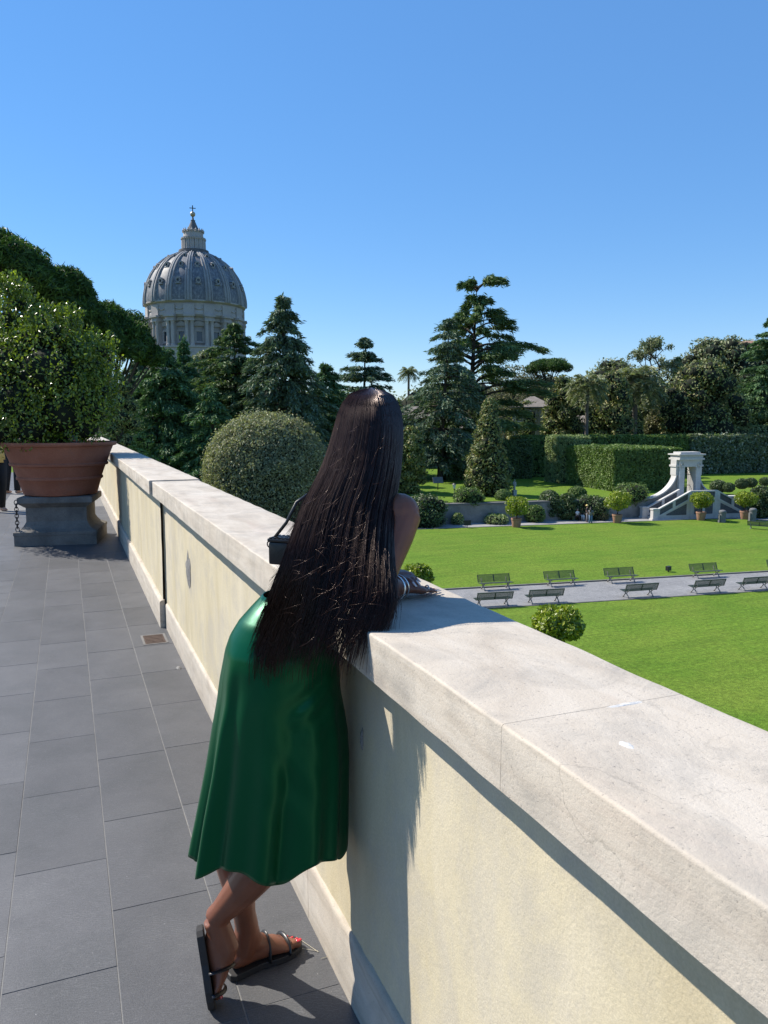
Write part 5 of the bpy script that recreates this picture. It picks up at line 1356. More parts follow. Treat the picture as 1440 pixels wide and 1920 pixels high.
# the great clipped ball behind the parapet
BD = 30.0
bc = at(500, 884, BD); br_ = m_(116, BD)
clipped_ball('clipped_ball_tree', 'great grey-green ball-clipped tree just beyond the parapet left of the woman', None, bc, (br_, br_, br_*0.95), M['olive'], n=68000, L=0.062, W=0.024, seed=131, low=(bc[2]-LAWN_Z)*0.97, base_z=LAWN_Z, fuzz=0.05, cat='tree', jit=1.1, bumpy=0.055)
# ================================================================== PEOPLE
def mat_skin(name, c, rough=0.42):
    m, nt, b = new_mat(name)
    co = coords(nt); n = noise_n(nt, co, 14, 5, 0.6); f = noise_n(nt, co, 260, 2, 0.5)
    col = ramp(nt, n, [(0.3, tuple(x*0.86 for x in c)), (0.7, tuple(min(1, x*1.1) for x in c))])
    nt.links.new(col, b.inputs['Base Color']); b.inputs['Roughness'].default_value = rough
    b.inputs['Subsurface Weight'].default_value = 0.08; b.inputs['Subsurface Radius'].default_value = (0.02, 0.008, 0.005)
    b.inputs['Specular IOR Level'].default_value = 0.45
    bump(nt, b, f, 0.12, 0.001); return m
M['skin'] = mat_skin('brown_skin', (0.175, 0.062, 0.033))
M['skin_pale'] = mat_skin('light_skin', (0.45, 0.27, 0.19))
M['nail_red'] = mat_plain('red_nail_polish', (0.55, 0.015, 0.04), 0.15, 0, 0.6, coat=0.5)
M['nail_pale'] = mat_plain('pale_nail_polish', (0.75, 0.58, 0.52), 0.15, 0, 0.6, coat=0.5)
M['silver'] = mat_plain('silver', (0.75, 0.73, 0.70), 0.22, 1.0)
M['black_leather'] = mat_plain('black_leather', (0.012, 0.011, 0.012), 0.38, 0, 0.5)
M['sole'] = mat_plain('black_rubber_sole', (0.022, 0.021, 0.022), 0.6, 0, 0.4)
M['insole'] = mat_plain('worn_dark_insole', (0.045, 0.04, 0.038), 0.7, 0, 0.3, 0.3, 30)
M['black_cloth'] = mat_stone('black_lace_cloth', (0.004, 0.004, 0.0045), (0.012, 0.0115, 0.0125), 40, 1.0, 200, 0.3, spec=0.05)
def evaluated(o, name):
    dg = bpy.context.evaluated_depsgraph_get(); dg.update()
    me = bpy.data.meshes.new_from_object(o.evaluated_get(dg)); me.name = name; return me
def fuse(mb, name, mat, parent, voxel, smooth=6, factor=0.5):
    """one continuous skin out of overlapping tapered limbs"""
    o = mb.build(name, None, None)
    r_ = o.modifiers.new('fuse', 'REMESH'); r_.mode = 'VOXEL'; r_.voxel_size = voxel; r_.use_smooth_shade = True
    s_ = o.modifiers.new('soften', 'SMOOTH'); s_.factor = factor; s_.iterations = smooth
    me = evaluated(o, name); old = o.data
    bpy.data.objects.remove(o); bpy.data.meshes.remove(old)
    me.polygons.foreach_set('use_smooth', [True]*len(me.polygons))
    me.materials.clear()
    return link(name, me, mat, parent)
V3 = lambda *a: np.array(a, float)
def lerp(a, b, t): return a+(b-a)*t
FH = np.array([math.sin(YAW), math.cos(YAW), 0.0])        # horizontal forward of the photographer

# ------------------------------------------------------------------ the woman at the parapet
woman = empty('person', (0.47, 1.98, 0), 'person seen from behind leaning on the parapet, green satin skirt and waist-long dark hair', 'person')
WB = np.array(woman.location)
def W(p): return np.array(p)-WB          # world point -> woman's own space
pel = V3(0.505, 1.915, 0.935)
J = dict(
    pelvis=pel, waist=V3(0.545, 1.90, 1.085)+RT*0.022, chest=V3(0.615, 1.885, 1.235)+RT*0.014, upper=V3(0.668, 1.875, 1.315), neck=V3(0.69, 1.877, 1.37), head=V3(0.715, 1.880, 1.524)+RT*0.007,
    shR=at(757, 962, 1.90), shL=at(590, 985, 2.09), elR=at(703, 1116, 1.825), wrR=at(743, 1102, 1.94), elL=at(648, 1060, 2.20), wrL=at(728, 1077, 2.05),
    hipR=V3(0.50, 1.84, 0.90), hipL=V3(0.50, 1.985, 0.90), kneeR=at(516, 1600, 2.03), ankR=at(404, 1722, 2.085), kneeL=at(428, 1560, 2.09), ankL=at(463, 1738, 2.195))
heelL, toeL = onz(428, 1822, 0.016), onz(557, 1765, 0.016)
heelR, toeR = at(378, 1742, 2.085), onz(400, 1884, 0.012)
body = MB()
def limb(P, R, n=14): body.tube([W(p) for p in P], R, n)
# torso: ellipses, wide axis along the shoulder line
across = J['shR']-J['shL']; across[2] = 0; across /= np.linalg.norm(across)
hip_ac = V3(0.25, -0.97, 0); hip_ac /= np.linalg.norm(hip_ac)
body.tube([W(p) for p in (pel-V3(0, 0, 0.10), pel, lerp(pel, J['waist'], 0.5), J['waist'], lerp(J['waist'], J['chest'], 0.55), J['chest'], J['upper'], lerp(J['upper'], J['neck'], 0.6))],
          [(0.13, 0.10), (0.155, 0.125), (0.13, 0.105), (0.088, 0.077), (0.096, 0.084), (0.108, 0.092), (0.118, 0.076), (0.06, 0.05)], 20, up=hip_ac)
limb([J['shL'], lerp(J['shL'], J['upper'], 0.55), J['upper'], lerp(J['shR'], J['upper'], 0.55), J['shR']], [0.042, 0.055, 0.06, 0.055, 0.042])
limb([J['upper'], J['neck'], J['head']-V3(0, 0, 0.06)], [0.055, 0.047, 0.05])
# arms
limb([J['shR'], lerp(J['shR'], J['elR'], 0.28), lerp(J['shR'], J['elR'], 0.65), J['elR']], [0.045, 0.044, 0.037, 0.033])
body.sphere(W(J['shR']-V3(0.004, 0, 0.0)-RT*0.006), (0.049, 0.049, 0.049), 14, 10); body.sphere(W(J['shL']+RT*0.006), (0.048, 0.048, 0.048), 14, 10)
for q_ in ('elR', 'elL', 'kneeR', 'kneeL'): body.sphere(W(J[q_]), 0.034 if q_[0] == 'e' else 0.053, 12, 8)
limb([J['elR'], lerp(J['elR'], J['wrR'], 0.35), J['wrR']], [0.034, 0.034, (0.025, 0.021)])
limb([J['shL'], lerp(J['shL'], J['elL'], 0.3), lerp(J['shL'], J['elL'], 0.7), J['elL']], [0.045, 0.043, 0.037, 0.033])
limb([J['elL'], lerp(J['elL'], J['wrL'], 0.35), J['wrL']], [0.034, 0.034, (0.024, 0.019)])
# legs
limb([J['hipR'], lerp(J['hipR'], J['kneeR'], 0.5), J['kneeR'], lerp(J['kneeR'], J['ankR'], 0.28)-RT*0.006, lerp(J['kneeR'], J['ankR'], 0.6), lerp(J['kneeR'], J['ankR'], 0.88), J['ankR']], [0.088, 0.072, 0.053, 0.054, 0.045, 0.033, 0.033])
limb([J['hipL'], lerp(J['hipL'], J['kneeL'], 0.5), J['kneeL'], lerp(J['kneeL'], J['ankL'], 0.28), lerp(J['kneeL'], J['ankL'], 0.6), lerp(J['kneeL'], J['ankL'], 0.85), J['ankL']], [0.088, 0.072, 0.053, 0.052, 0.043, 0.032, 0.033])
# head with a face on the far side
fd_ = lerp(FH, RT, 0.35); fd_ = fd_/np.linalg.norm(fd_); sd_ = np.array([fd_[1], -fd_[0], 0])
hd = J['head']
body.tube([W(hd+fd_*f+V3(0, 0, z)) for f, z in ((-0.002, 0.092), (-0.002, 0.085), (-0.002, 0.06), (0.002, 0.015), (0.008, -0.03), (0.022, -0.07), (0.035, -0.105), (0.04, -0.118))],
          [(0.015, 0.02), (0.040, 0.048), (0.060, 0.076), (0.067, 0.086), (0.066, 0.084), (0.055, 0.065), (0.032, 0.038), (0.012, 0.015)], 18, up=sd_)
body.tube([W(hd+fd_*f+V3(0, 0, z)) for f, z in ((0.088, 0.025), (0.100, 0.0), (0.112, -0.025), (0.094, -0.036))], [0.008, 0.011, 0.015, 0.009], 8)
for s in (-1, 1):
    body.sphere(W(hd+fd_*0.083+sd_*0.03*s+V3(0, 0, 0.018)), (0.014, 0.014, 0.010), 10, 8)
    body.tube([W(hd+sd_*0.076*s+V3(0, 0, 0.03)), W(hd+sd_*0.084*s-fd_*0.012+V3(0, 0, 0.0)), W(hd+sd_*0.078*s+V3(0, 0, -0.03))], [0.010, 0.014, 0.008], 8)
    body.tube([W(hd+fd_*0.088+sd_*0.026*s+V3(0, 0, -0.058)), W(hd+fd_*0.098+V3(0, 0, -0.055))], [0.005, 0.008], 6)
# feet
def foot_frame(heel, toe, upv):
    l = toe-heel; L_ = np.linalg.norm(l); l = l/L_; u_ = upv-l*(upv@l); u_ = u_/np.linalg.norm(u_); return l, np.cross(u_, l), u_, L_
def foot(heel, toe, upv, ank, med):
    """med = +1 when the big-toe side is along cross(up, length)"""
    l, s, u, L_ = foot_frame(heel, toe, upv)
    P = lambda a, b, c: W(heel+l*a*L_+s*b+u*c)
    body.tube([P(0.015, 0, 0.022), P(0.06, 0, 0.028), P(0.16, 0, 0.032), P(0.32, 0, 0.036), P(0.5, 0.004*med, 0.034), P(0.66, 0.005*med, 0.026), P(0.76, 0.004*med, 0.018), P(0.84, 0.002*med, 0.014)],
              [(0.016, 0.014), (0.027, 0.024), (0.030, 0.030), (0.028, 0.034), (0.031, 0.031), (0.038, 0.022), (0.040, 0.015), (0.034, 0.010)], 14, up=s)
    body.tube([W(ank), P(0.22, 0, 0.05), P(0.17, 0, 0.03)], [0.034, 0.035, 0.028], 12)
    body.tube([W(ank), P(0.34, 0, 0.058), P(0.5, 0.003*med, 0.042)], [0.032, 0.032, 0.026], 12)
    tips = []
    for i in range(5):
        off = (0.026-0.0135*i)*med; r0 = (0.0115, 0.0085, 0.008, 0.0075, 0.0075)[i]; e = (1.0, 1.0, 0.965, 0.92, 0.865)[i]
        body.tube([P(0.76, off*0.9, 0.014), P(e-0.10, off, 0.016), P(e-0.045, off, 0.012), P(e-0.012, off, 0.010)], [r0*1.05, r0, r0*1.05, r0*0.6], 8)
        tips.append((P(e-0.040, off, 0.013+r0*0.85), l, u, r0))
    return tips
UPZ = V3(0, 0, 1)
dorR = RT*0.93+FH*0.25+UPZ*0.10
tL = foot(heelL, toeL, UPZ, J['ankL'], 1 if (np.cross(UPZ, toeL-heelL)@(-FH)) > 0 else -1)
tR = foot(heelR, toeR, dorR, J['ankR'], 1 if (np.cross(dorR, toeR-heelR)@(-UPZ)) > 0 else -1)
# hands
def hand(wr, tip, nrm, thumb_dir, sc, spread=0.05, curl=0.18, elw=None):
    """palm from the wrist, four unequal bent fingers, thumb from the side of the palm"""
    l = tip-wr; l = l/np.linalg.norm(l); u = nrm-l*(nrm@l); u /= np.linalg.norm(u)
    s = np.cross(u, l); s = s*np.sign(s@thumb_dir)
    P = lambda a, b, c: W(wr+l*a*sc+s*b*sc+u*c*sc)
    body.tube([P(-0.01, 0, 0), P(0.018, 0.0, 0.002), P(0.05, 0.002, 0.004), P(0.082, 0.0, 0.002), P(0.092, 0, 0.0)], [(0.024, 0.018), (0.029, 0.016), (0.038, 0.0145), (0.040, 0.012), (0.036, 0.009)], 14, up=s)
    out = []
    for i, (b, L_, r0, a0) in enumerate(((0.030, 0.072, 0.0082, 0.084), (0.0102, 0.080, 0.0085, 0.088), (-0.0098, 0.074, 0.0080, 0.084), (-0.0285, 0.058, 0.0070, 0.076))):
        pts = []; x, y, z = a0-0.012, b, 0.002; an = 0.10; sp = spread*(1.5-i)*0.6
        pts.append((x, y, z))
        for k_, f in enumerate((0.46, 0.30, 0.24)):
            an -= curl*(0.6, 1.0, 0.9)[k_]
            x += L_*f*math.cos(an)+(0.012 if k_ == 0 else 0); y += L_*f*sp; z += L_*f*math.sin(an)
            pts.append((x, y, z))
        body.tube([P(*p) for p in pts], [r0*sc*1.1, r0*sc, r0*sc*0.92, r0*sc*0.68], 10)
        q = [P(*p) for p in pts]; dl = (q[3]-q[2])/np.linalg.norm(q[3]-q[2])
        out.append((q[3]-dl*0.003*sc+u*r0*sc*0.72, dl, u, r0*sc, s))
    tp_ = [(0.012, 0.022, -0.002), (0.040, 0.046, -0.004), (0.066, 0.056, -0.006), (0.088, 0.058, -0.008)]
    body.tube([P(*p) for p in tp_], [0.0125*sc, 0.0112*sc, 0.0098*sc, 0.0065*sc], 10)
    return out
aw = FH*0.9+RT*0.1
hR = hand(J['wrR'], at(828, 1109, 2.03), UPZ, aw, 0.82, 0.05, 0.10)
hL = hand(J['wrL'], at(790, 1088, 1.93), UPZ, -RT*0.4+FH*0.2-UPZ*0.1, 0.78, 0.04, 0.28)
fuse(body, 'body', M['skin'], woman, 0.0040, 4, 0.5)
def nail(p, l, u, w, ln, mat, name):
    s = np.cross(u, l); mb = MB(); V = []; F = []
    for i in range(5):
        for j in range(5):
            a = (i/4-0.5)*2; b = (j/4-0.5)*2*(1-0.25*abs(a)**3)
            V.append(p+l*a*ln+s*b*w+u*(0.35*w*(1-b*b)-0.0006+0.0004))
    for i in range(4):
        for j in range(4): F.append((i*5+j, i*5+j+1, i*5+j+6, i*5+j+5))
    mb.add(V, F); o = mb.build(name, mat, woman, smooth=True); sm = o.modifiers.new('thickness', 'SOLIDIFY'); sm.thickness = 0.001
for (p, l, u, r0) in tL: nail(p, l, u, r0*(0.66 if r0 > 0.01 else 0.5), r0*(0.72 if r0 > 0.01 else 0.5), M['nail_red'], 'toenail')
for (p, l, u, r0) in tR: nail(p, l, u, r0*(0.66 if r0 > 0.01 else 0.5), r0*(0.72 if r0 > 0.01 else 0.5), M['nail_red'], 'toenail')
for (p, l, u, r0, s) in hR+hL: nail(p+l*0.004, l, u, r0*0.68, r0*1.35, M['nail_pale'], 'fingernail')
# sandals
def sandal(heel, toe, upv, med, straps, name):
    l, s, u, L_ = foot_frame(heel, toe, upv)
    e = empty(name, (0, 0, 0)); e.parent = woman
    P = lambda a, b, c: W(heel+l*a*L_+s*b+u*c)
    outline = [(-0.03, 0.0), (-0.02, 0.022), (0.04, 0.033), (0.2, 0.033), (0.42, 0.031), (0.62, 0.041), (0.78, 0.045), (0.9, 0.041), (1.0, 0.028), (1.045, 0.008), (1.05, -0.008), (1.0, -0.026), (0.88, -0.040), (0.75, -0.043), (0.6, -0.040), (0.42, -0.031), (0.2, -0.033), (0.04, -0.033), (-0.02, -0.022)]
    mb = MB(); n = len(outline); V = []
    for c, f in ((-0.014, 0.97), (-0.012, 1.0), (0.003, 1.0), (0.005, 0.97)): V += [P(0.5+(a-0.5)*f, b*f+0.002*med, c) for a, b in outline]
    F = [tuple(range(n-1, -1, -1)), tuple(range(3*n, 4*n))]+[(r*n+i, r*n+(i+1) % n, (r+1)*n+(i+1) % n, (r+1)*n+i) for r in range(3) for i in range(n)]
    mb.add(V, F); mb.build('sole', M['sole'], e)
    for (a, hw, ht, da) in straps:
        mb = MB(); pts = [P(a+da*math.sin(t)*0.6, hw*math.cos(t), 0.002+ht*max(0.0, math.sin(t))) for t in np.linspace(0, math.pi, 15)]
        mb.tube(pts, [(0.0022, 0.0058)]*15, 8, up=tuple(u)); mb.build('strap', M['black_leather'], e, smooth=True)
    return e
mL = 1 if (np.cross(UPZ, toeL-heelL)@(-FH)) > 0 else -1
mR = 1 if (np.cross(dorR, toeR-heelR)@(-UPZ)) > 0 else -1
sandal(heelL, toeL, UPZ, mL, [(0.50, 0.040, 0.068, 0.05), (0.78, 0.046, 0.036, 0.04)], 'sandal')
sandal(heelR, toeR, dorR, mR, [(0.52, 0.040, 0.066, 0.05), (0.80, 0.046, 0.036, 0.04)], 'sandal')
# bangles, ring
arm_d = (J['wrR']-J['elR'])/np.linalg.norm(J['wrR']-J['elR'])
hand_d = at(828, 1109, 2.03)-J['wrR']; hand_d /= np.linalg.norm(hand_d)
for k, (t, R0, r0) in enumerate(((-0.030, 0.034, 0.0017), (-0.022, 0.0335, 0.0017), (0.0, 0.031, 0.0022))):
    mb = MB(); c = J['wrR']+arm_d*t+(hand_d*0.004 if k == 2 else 0); tilt = arm_d+V3(0.12*(k-1), 0.05, 0.1*(k-1)); mb.torus(W(c+V3(0, 0, 0.002)), tilt, R0, r0, 28, 8); mb.build('bangle', M['silver'], woman, smooth=True)
mb = MB(); q = hR[2]; mb.torus(q[0]-q[1]*0.036-q[2]*0.0045, q[1], 0.0085, 0.0016, 18, 6); mb.build('ring', M['silver'], woman, smooth=True)

# black top wrapped round the torso
mb = MB()
mb.tube([W(p) for p in (lerp(pel, J['waist'], 0.80), J['waist'], lerp(J['waist'], J['chest'], 0.55), J['chest'], lerp(J['chest'], J['upper'], 0.25))],
        [(0.104, 0.090), (0.094, 0.083), (0.102, 0.090), (0.114, 0.098), (0.116, 0.092)], 32, caps=False, up=hip_ac)
o = mb.build('top', M['black_cloth'], woman, smooth=True)

# green satin skirt
def mat_satin():
    m, nt, b = new_mat('green_satin')
    co = coords(nt, (1, 1, 0.25)); n1 = noise_n(nt, co, 60, 4, 0.6)
    b.inputs['Base Color'].default_value = (0.0004, 0.050, 0.017, 1)
    b.inputs['Roughness'].default_value = 0.31; b.inputs['Specular IOR Level'].default_value = 0.45
    b.inputs['Anisotropic'].default_value = 0.5
    b.inputs['Specular Tint'].default_value = (0.25, 1.0, 0.62, 1)
    b.inputs['Sheen Weight'].default_value = 0.0; b.inputs['Sheen Tint'].default_value = (0.2, 0.9, 0.5, 1); b.inputs['Sheen Roughness'].default_value = 0.4
    bump(nt, b, noise_n(nt, coords(nt, (1, 1, 0.12)), 16, 3, 0.5), 0.10, 0.012)
    return m
M['satin'] = mat_satin()
SL_ = [(1106, 506), (1125, 488), (1140, 473), (1165, 450), (1190, 434), (1215, 425), (1260, 417), (1300, 412), (1350, 403), (1420, 393), (1500, 379), (1560, 369), (1600, 363)]
SR_ = [(1106, 640), (1160, 641), (1205, 634), (1240, 633), (1290, 637), (1330, 643), (1370, 648), (1420, 650), (1480, 648), (1560, 646), (1600, 644)]
ip = lambda tab, y: float(np.interp(y, *zip(*tab)))
NQ, NA = 70, 220
SV = []
for j in range(NQ+1):
    q = j/NQ; py = 1118+(1592-1118)*q
    xl, xr = ip(SL_, py), ip(SR_, py); D = float(np.interp(q, [0, 0.2, 1], [1.965, 1.95, 2.03]))
    c = at((xl+xr)/2, py, D); a = (xr-xl)/2*D/FPX; b = float(np.interp(q, [0, 0.10, 0.25, 0.5, 1], [0.085, 0.115, 0.132, 0.132, 0.135]))
    for i in range(NA):
        w = 2*math.pi*i/NA                     # w = pi is the left edge, 3*pi/2 the side facing us
        x, y = math.cos(w), math.sin(w)
        f = max(0.0, q-0.16)**1.15
        lf = math.exp(-((w-3.55)/0.60)**4)     # deep flutes on the left, behind her
        ridge = lambda c, s: math.exp(-abs((w-c)/s)**2)
        fl = 0.9*ridge(3.02, 0.14)+0.95*ridge(3.42+0.05*q, 0.12)+1.0*ridge(3.86+0.08*q, 0.15)+0.55*ridge(4.25+0.1*q, 0.12)-0.35
        fold = f*(0.085*lf*fl+0.006*math.sin(7*w+0.6+1.2*q)+0.005*math.sin(12*w+2.0-q)
                  +0.020*ridge(4.62+0.12*q, 0.16)*min(1, q*1.5)-0.028*ridge(5.02-0.10*q, 0.13)*min(1, q*1.4)+0.016*ridge(5.35, 0.16)+0.012*ridge(5.75, 0.10))
        # drag wrinkles over the front of the thigh
        fold += 0.006*math.exp(-((q-0.36)/0.10)**2-((w-5.35)/0.4)**2)*math.sin(60*q+9*w)+0.004*math.exp(-((q-0.62)/0.2)**2-((w-5.0)/0.35)**2)*math.sin(34*q-11*w)
        fold += 0.004*math.exp(-((q-0.33)/0.1)**2)*math.sin(5*w+10*q)
        rr = 1.0+fold/0.14*(0.3 if x < -0.9 else 1.0)*0.8
        p = c+RT*a*x*rr+FH*b*y*rr
        tilt = (1-min(1, q*4))*0.006          # waistband dips towards the front
        p[2] += -tilt*x
        if q > 0.85:
            p[2] += (q-0.85)/0.15*(0.012*math.sin(6*w+0.8)+0.008*math.sin(11*w)+0.016*math.exp(-((w-4.45)/0.16)**2)-0.012*math.exp(-((w-4.95)/0.25)**2)+0.022*math.exp(-((w-5.6)/0.28)**2))
        lim = 0.568 if 0.985 < p[2] < 1.13 else 0.654
        lim += 0.0*i
        if p[0] > lim-0.02: p[0] = lim-0.02*math.exp(-(p[0]-lim+0.02)/0.02)
        SV.append(W(p))
SF = [(j*NA+i, (j+1)*NA+i, (j+1)*NA+(i+1) % NA, j*NA+(i+1) % NA) for j in range(NQ) for i in range(NA)]
sk = link('skirt', np_mesh('skirt', np.array(SV), np.array(SF), True), M['satin'], woman)
mod = sk.modifiers.new('cloth_thickness', 'SOLIDIFY'); mod.thickness = 0.0022; mod.offset = 1

# hair: waist-long straight strands falling from the crown
def mat_hair(name, c1, c2, rough=0.3):
    m, nt, b = new_mat(name)
    g = N(nt, 'ShaderNodeNewGeometry')
    col = ramp(nt, g.outputs['Random Per Island'], [(0.0, c1), (1.0, c2)])
    nt.links.new(col, b.inputs['Base Color'])
    b.inputs['Roughness'].default_value = rough; b.inputs['Specular IOR Level'].default_value = 0.5
    b.inputs['Specular Tint'].default_value = (1.0, 0.74, 0.66, 1)
    return m
M['hair'] = mat_hair('dark_brown_hair', (0.0032, 0.0010, 0.0009), (0.022, 0.0058, 0.0040), 0.30)
M['hair_under'] = mat_plain('under_hair', (0.005, 0.002, 0.0017), 0.9, 0, 0.05)
M['flyaway'] = mat_hair('flyaway_hair', (0.02, 0.009, 0.006), (0.06, 0.03, 0.02), 0.28)
HL = [(727, 694), (729, 680), (733, 666), (740, 653), (755, 641), (775, 632), (800, 625), (830, 617), (860, 607), (885, 597), (910, 584), (940, 568), (980, 553), (1020, 541), (1060, 530), (1100, 516), (1140, 503), (1180, 491), (1240, 474)]
HR = [(727, 698), (729, 710), (733, 722), (740, 736), (755, 747), (775, 754), (800, 757), (830, 757), (860, 755), (885, 753), (910, 749), (940, 744), (980, 739), (1020, 737), (1060, 737), (1100, 737), (1140, 736), (1180, 720), (1240, 700)]
HD = [(727, 1.998), (790, 1.996), (860, 1.962), (960, 1.892), (1060, 1.83), (1130, 1.80), (1200, 1.782), (1240, 1.775)]
HB = [(727, 0.015), (731, 0.045), (740, 0.075), (757, 0.098), (790, 0.118), (850, 0.112), (950, 0.10), (1100, 0.082), (1240, 0.065)]
def hair_pt(a, y, depth):
    """a in -1..1 from left edge to right edge"""
    L_, R__ = np.interp(y, *zip(*HL)), np.interp(y, *zip(*HR))
    Dm, B_ = np.interp(y, *zip(*HD)), np.interp(y, *zip(*HB))
    x = (L_+R__)/2+(R__-L_)/2*a
    sm = np.clip((y-950)/170, 0, 1)
    D = Dm-B_*np.sqrt(np.clip(1-a*a, 0, 1))-0.105*np.clip(a, 0, 1)*sm+0.085*np.clip(-a, 0, 1)*np.clip((y-1040)/150, 0, 1)+depth
    d = FW[None, :]+RT[None, :]*((x-720)/FPX)[:, None]-UP[None, :]*((y-960)/FPX)[:, None]
    return EYE[None, :]+d*D[:, None]-WB[None, :]
hr = np.random.default_rng(5)
YE = [(-1, 1205), (-0.8, 1232), (-0.5, 1240), (-0.2, 1225), (0.15, 1226), (0.45, 1222), (0.7, 1192), (1, 1155)]
NS, NP = 6000, 17
lock_c = np.sin(hr.uniform(-math.pi/2, math.pi/2, 130)); lock_dx = hr.normal(0, 1, 130); lock_y = hr.normal(0, 1, 130); lock_d = hr.normal(0, 1, 130)
def tubes(P, rad):
    """P (n,m,3) polylines, rad (m,) or (n,m) -> three-sided tubes"""
    n, m, _ = P.shape
    T = np.gradient(P, axis=1); T /= np.linalg.norm(T, axis=2, keepdims=True)+1e-9
    ref = np.array(FW); A = np.cross(T, ref); A /= np.linalg.norm(A, axis=2, keepdims=True)+1e-9; B = np.cross(T, A)
    rad = np.broadcast_to(np.asarray(rad), (n, m))[..., None]
    V = np.stack([P+A*rad, P-A*rad*0.5+B*rad*0.866, P-A*rad*0.5-B*rad*0.866], axis=2)     # n,m,3,3
    idx = np.arange(n*m*3).reshape(n, m, 3)
    F = []
    for k_ in range(3):
        k2 = (k_+1) % 3
        F.append(np.stack([idx[:, :-1, k_], idx[:, :-1, k2], idx[:, 1:, k2], idx[:, 1:, k_]], axis=-1).reshape(-1, 4))
    return V.reshape(-1, 3), np.vstack(F)
a0 = np.sin(hr.uniform(-math.pi/2, math.pi/2, NS)); lk = np.argmin(np.abs(a0[:, None]-lock_c[None, :])+hr.random((NS, 130))*0.03, axis=1)
ye = np.interp(a0, *zip(*YE))-np.abs(hr.normal(0, 80, NS))+lock_y[lk]*26+24
lay = np.abs(hr.normal(0, 0.006, NS))
P = np.empty((NS, NP, 3))
ph = hr.uniform(0, 6.28, NS)
for k_ in range(NP):
    t = k_/(NP-1)
    tt = t**1.25
    y = 727+hr.uniform(0, 1, NS)*0+ (ye-727)*tt
    tl = np.clip((y-880)/340, 0, 1)
    a = a0*(0.985)+(lock_c[lk]-a0)*0.75*tl**1.5+tl**2*(0.035*lock_dx[lk]+hr.normal(0, 1, NS)*0.0)+0.010*np.sin(ph+6*t)*tl
    a = np.clip(a, -1.0, 1.0)
    depth = lay-0.006*lock_d[lk]*tl-0.003*np.sin(lk*2.1)*np.clip((y-780)/200, 0, 1)
    P[:, k_] = hair_pt(a, y, depth)
    P[:, k_] += (RT*1.0)[None, :]*((hr.random(NS)*0)+0.004*np.sin(ph*3+9*t)*tl)[:, None]
    if k_ == 0: jitter = hr.normal(0, 1, NS)
    P[:, k_] += RT[None, :]*(jitter*0.012*tl**2.5)[:, None]
rad = np.linspace(1, 0.4, NP)*0.00088
Vh, Fh = tubes(P, rad)
hair = link('hair', np_mesh('hair', Vh, Fh, True), M['hair'], woman)
# inner mass of the hair, wrapped right round the skull
aa = np.linspace(-1, 1, 40); rows = []
ys = np.concatenate([[727.5, 729, 732, 737, 745, 757, 775, 800], np.arange(830, 1185, 22)])
for y in ys:
    yy = np.minimum(y, np.interp(aa, *zip(*YE))-100); rows.append(hair_pt(aa*float(np.interp(y, [800, 900], [0.985, 0.90])), yy, np.full(40, 0.016)))
SVh = np.array(rows).reshape(-1, 3); nr = len(ys)
SFh = [(j*40+i, j*40+i+1, (j+1)*40+i+1, (j+1)*40+i) for j in range(nr-1) for i in range(39)]
o = link('inner_hair', np_mesh('inner_hair', SVh, np.array(SFh), True), M['hair_under'], hair)
mb = MB(); mb.sphere(W(hd-fd_*0.012+RT*0.004+V3(0, 0, 0.012)), (0.070, 0.082, 0.090), 24, 16)
mb.build('scalp_hair', M['hair_under'], hair, smooth=True)
# flyaway hairs, their sun glint put into a paler hair colour
nf = 150; fy = np.concatenate([hr.uniform(800, 1215, 110), hr.uniform(985, 1130, 40)]); fa = np.concatenate([hr.uniform(-0.95, 0.7, 110), hr.uniform(-0.5, 0.5, 40)])
PF = np.empty((nf, 9, 3)); ln = hr.uniform(10, 46, nf); an = hr.normal(-0.55, 0.5, nf); cv = hr.normal(0, 0.5, nf)
for k_ in range(9):
    t = k_/8; y = fy+ln*t*np.sin(an+cv*t); a = fa+ln*t*np.cos(an+cv*t)/95
    PF[:, k_] = hair_pt(np.clip(a, -1.02, 1.02), np.clip(y, 730, 1238), np.full(nf, -0.006)-0.012*np.sin(math.pi*t)*hr.uniform(0.9, 1.0, nf))
Vf, Ff = tubes(PF, np.linspace(1, 0.4, 9)*0.00036)
link('flyaway_strands', np_mesh('flyaway_strands', Vf, Ff, True), M['flyaway'], hair)
# loose tips blowing off the left and right edges
nt_ = 170; side = np.where(hr.random(nt_) < 0.7, -1, 1); yb = np.where(side < 0, hr.uniform(900, 1190, nt_), hr.uniform(1060, 1150, nt_))
PT = np.empty((nt_, 9, 3)); ln = hr.uniform(25, 70, nt_)
for k_ in range(9):
    t = k_/8; y = yb+ln*t*0.9
    q = hair_pt(side*np.full(nt_, 0.97), np.clip(y, 730, 1238), np.full(nt_, -0.004)); PT[:, k_] = q+RT[None, :]*(side*t*t*hr.uniform(0.95, 1.05, nt_)*ln*0.00034)[:, None]
Vt, Ft = tubes(PT, np.linspace(1, 0.4, 9)*0.0006)
o = link('loose_tips', np_mesh('loose_tips', Vt, Ft, True), M['hair'], hair)

tag(o, kind='stuff'); tag(bpy.data.objects['flyaway_strands'], kind='stuff'); tag(hair, kind='stuff')
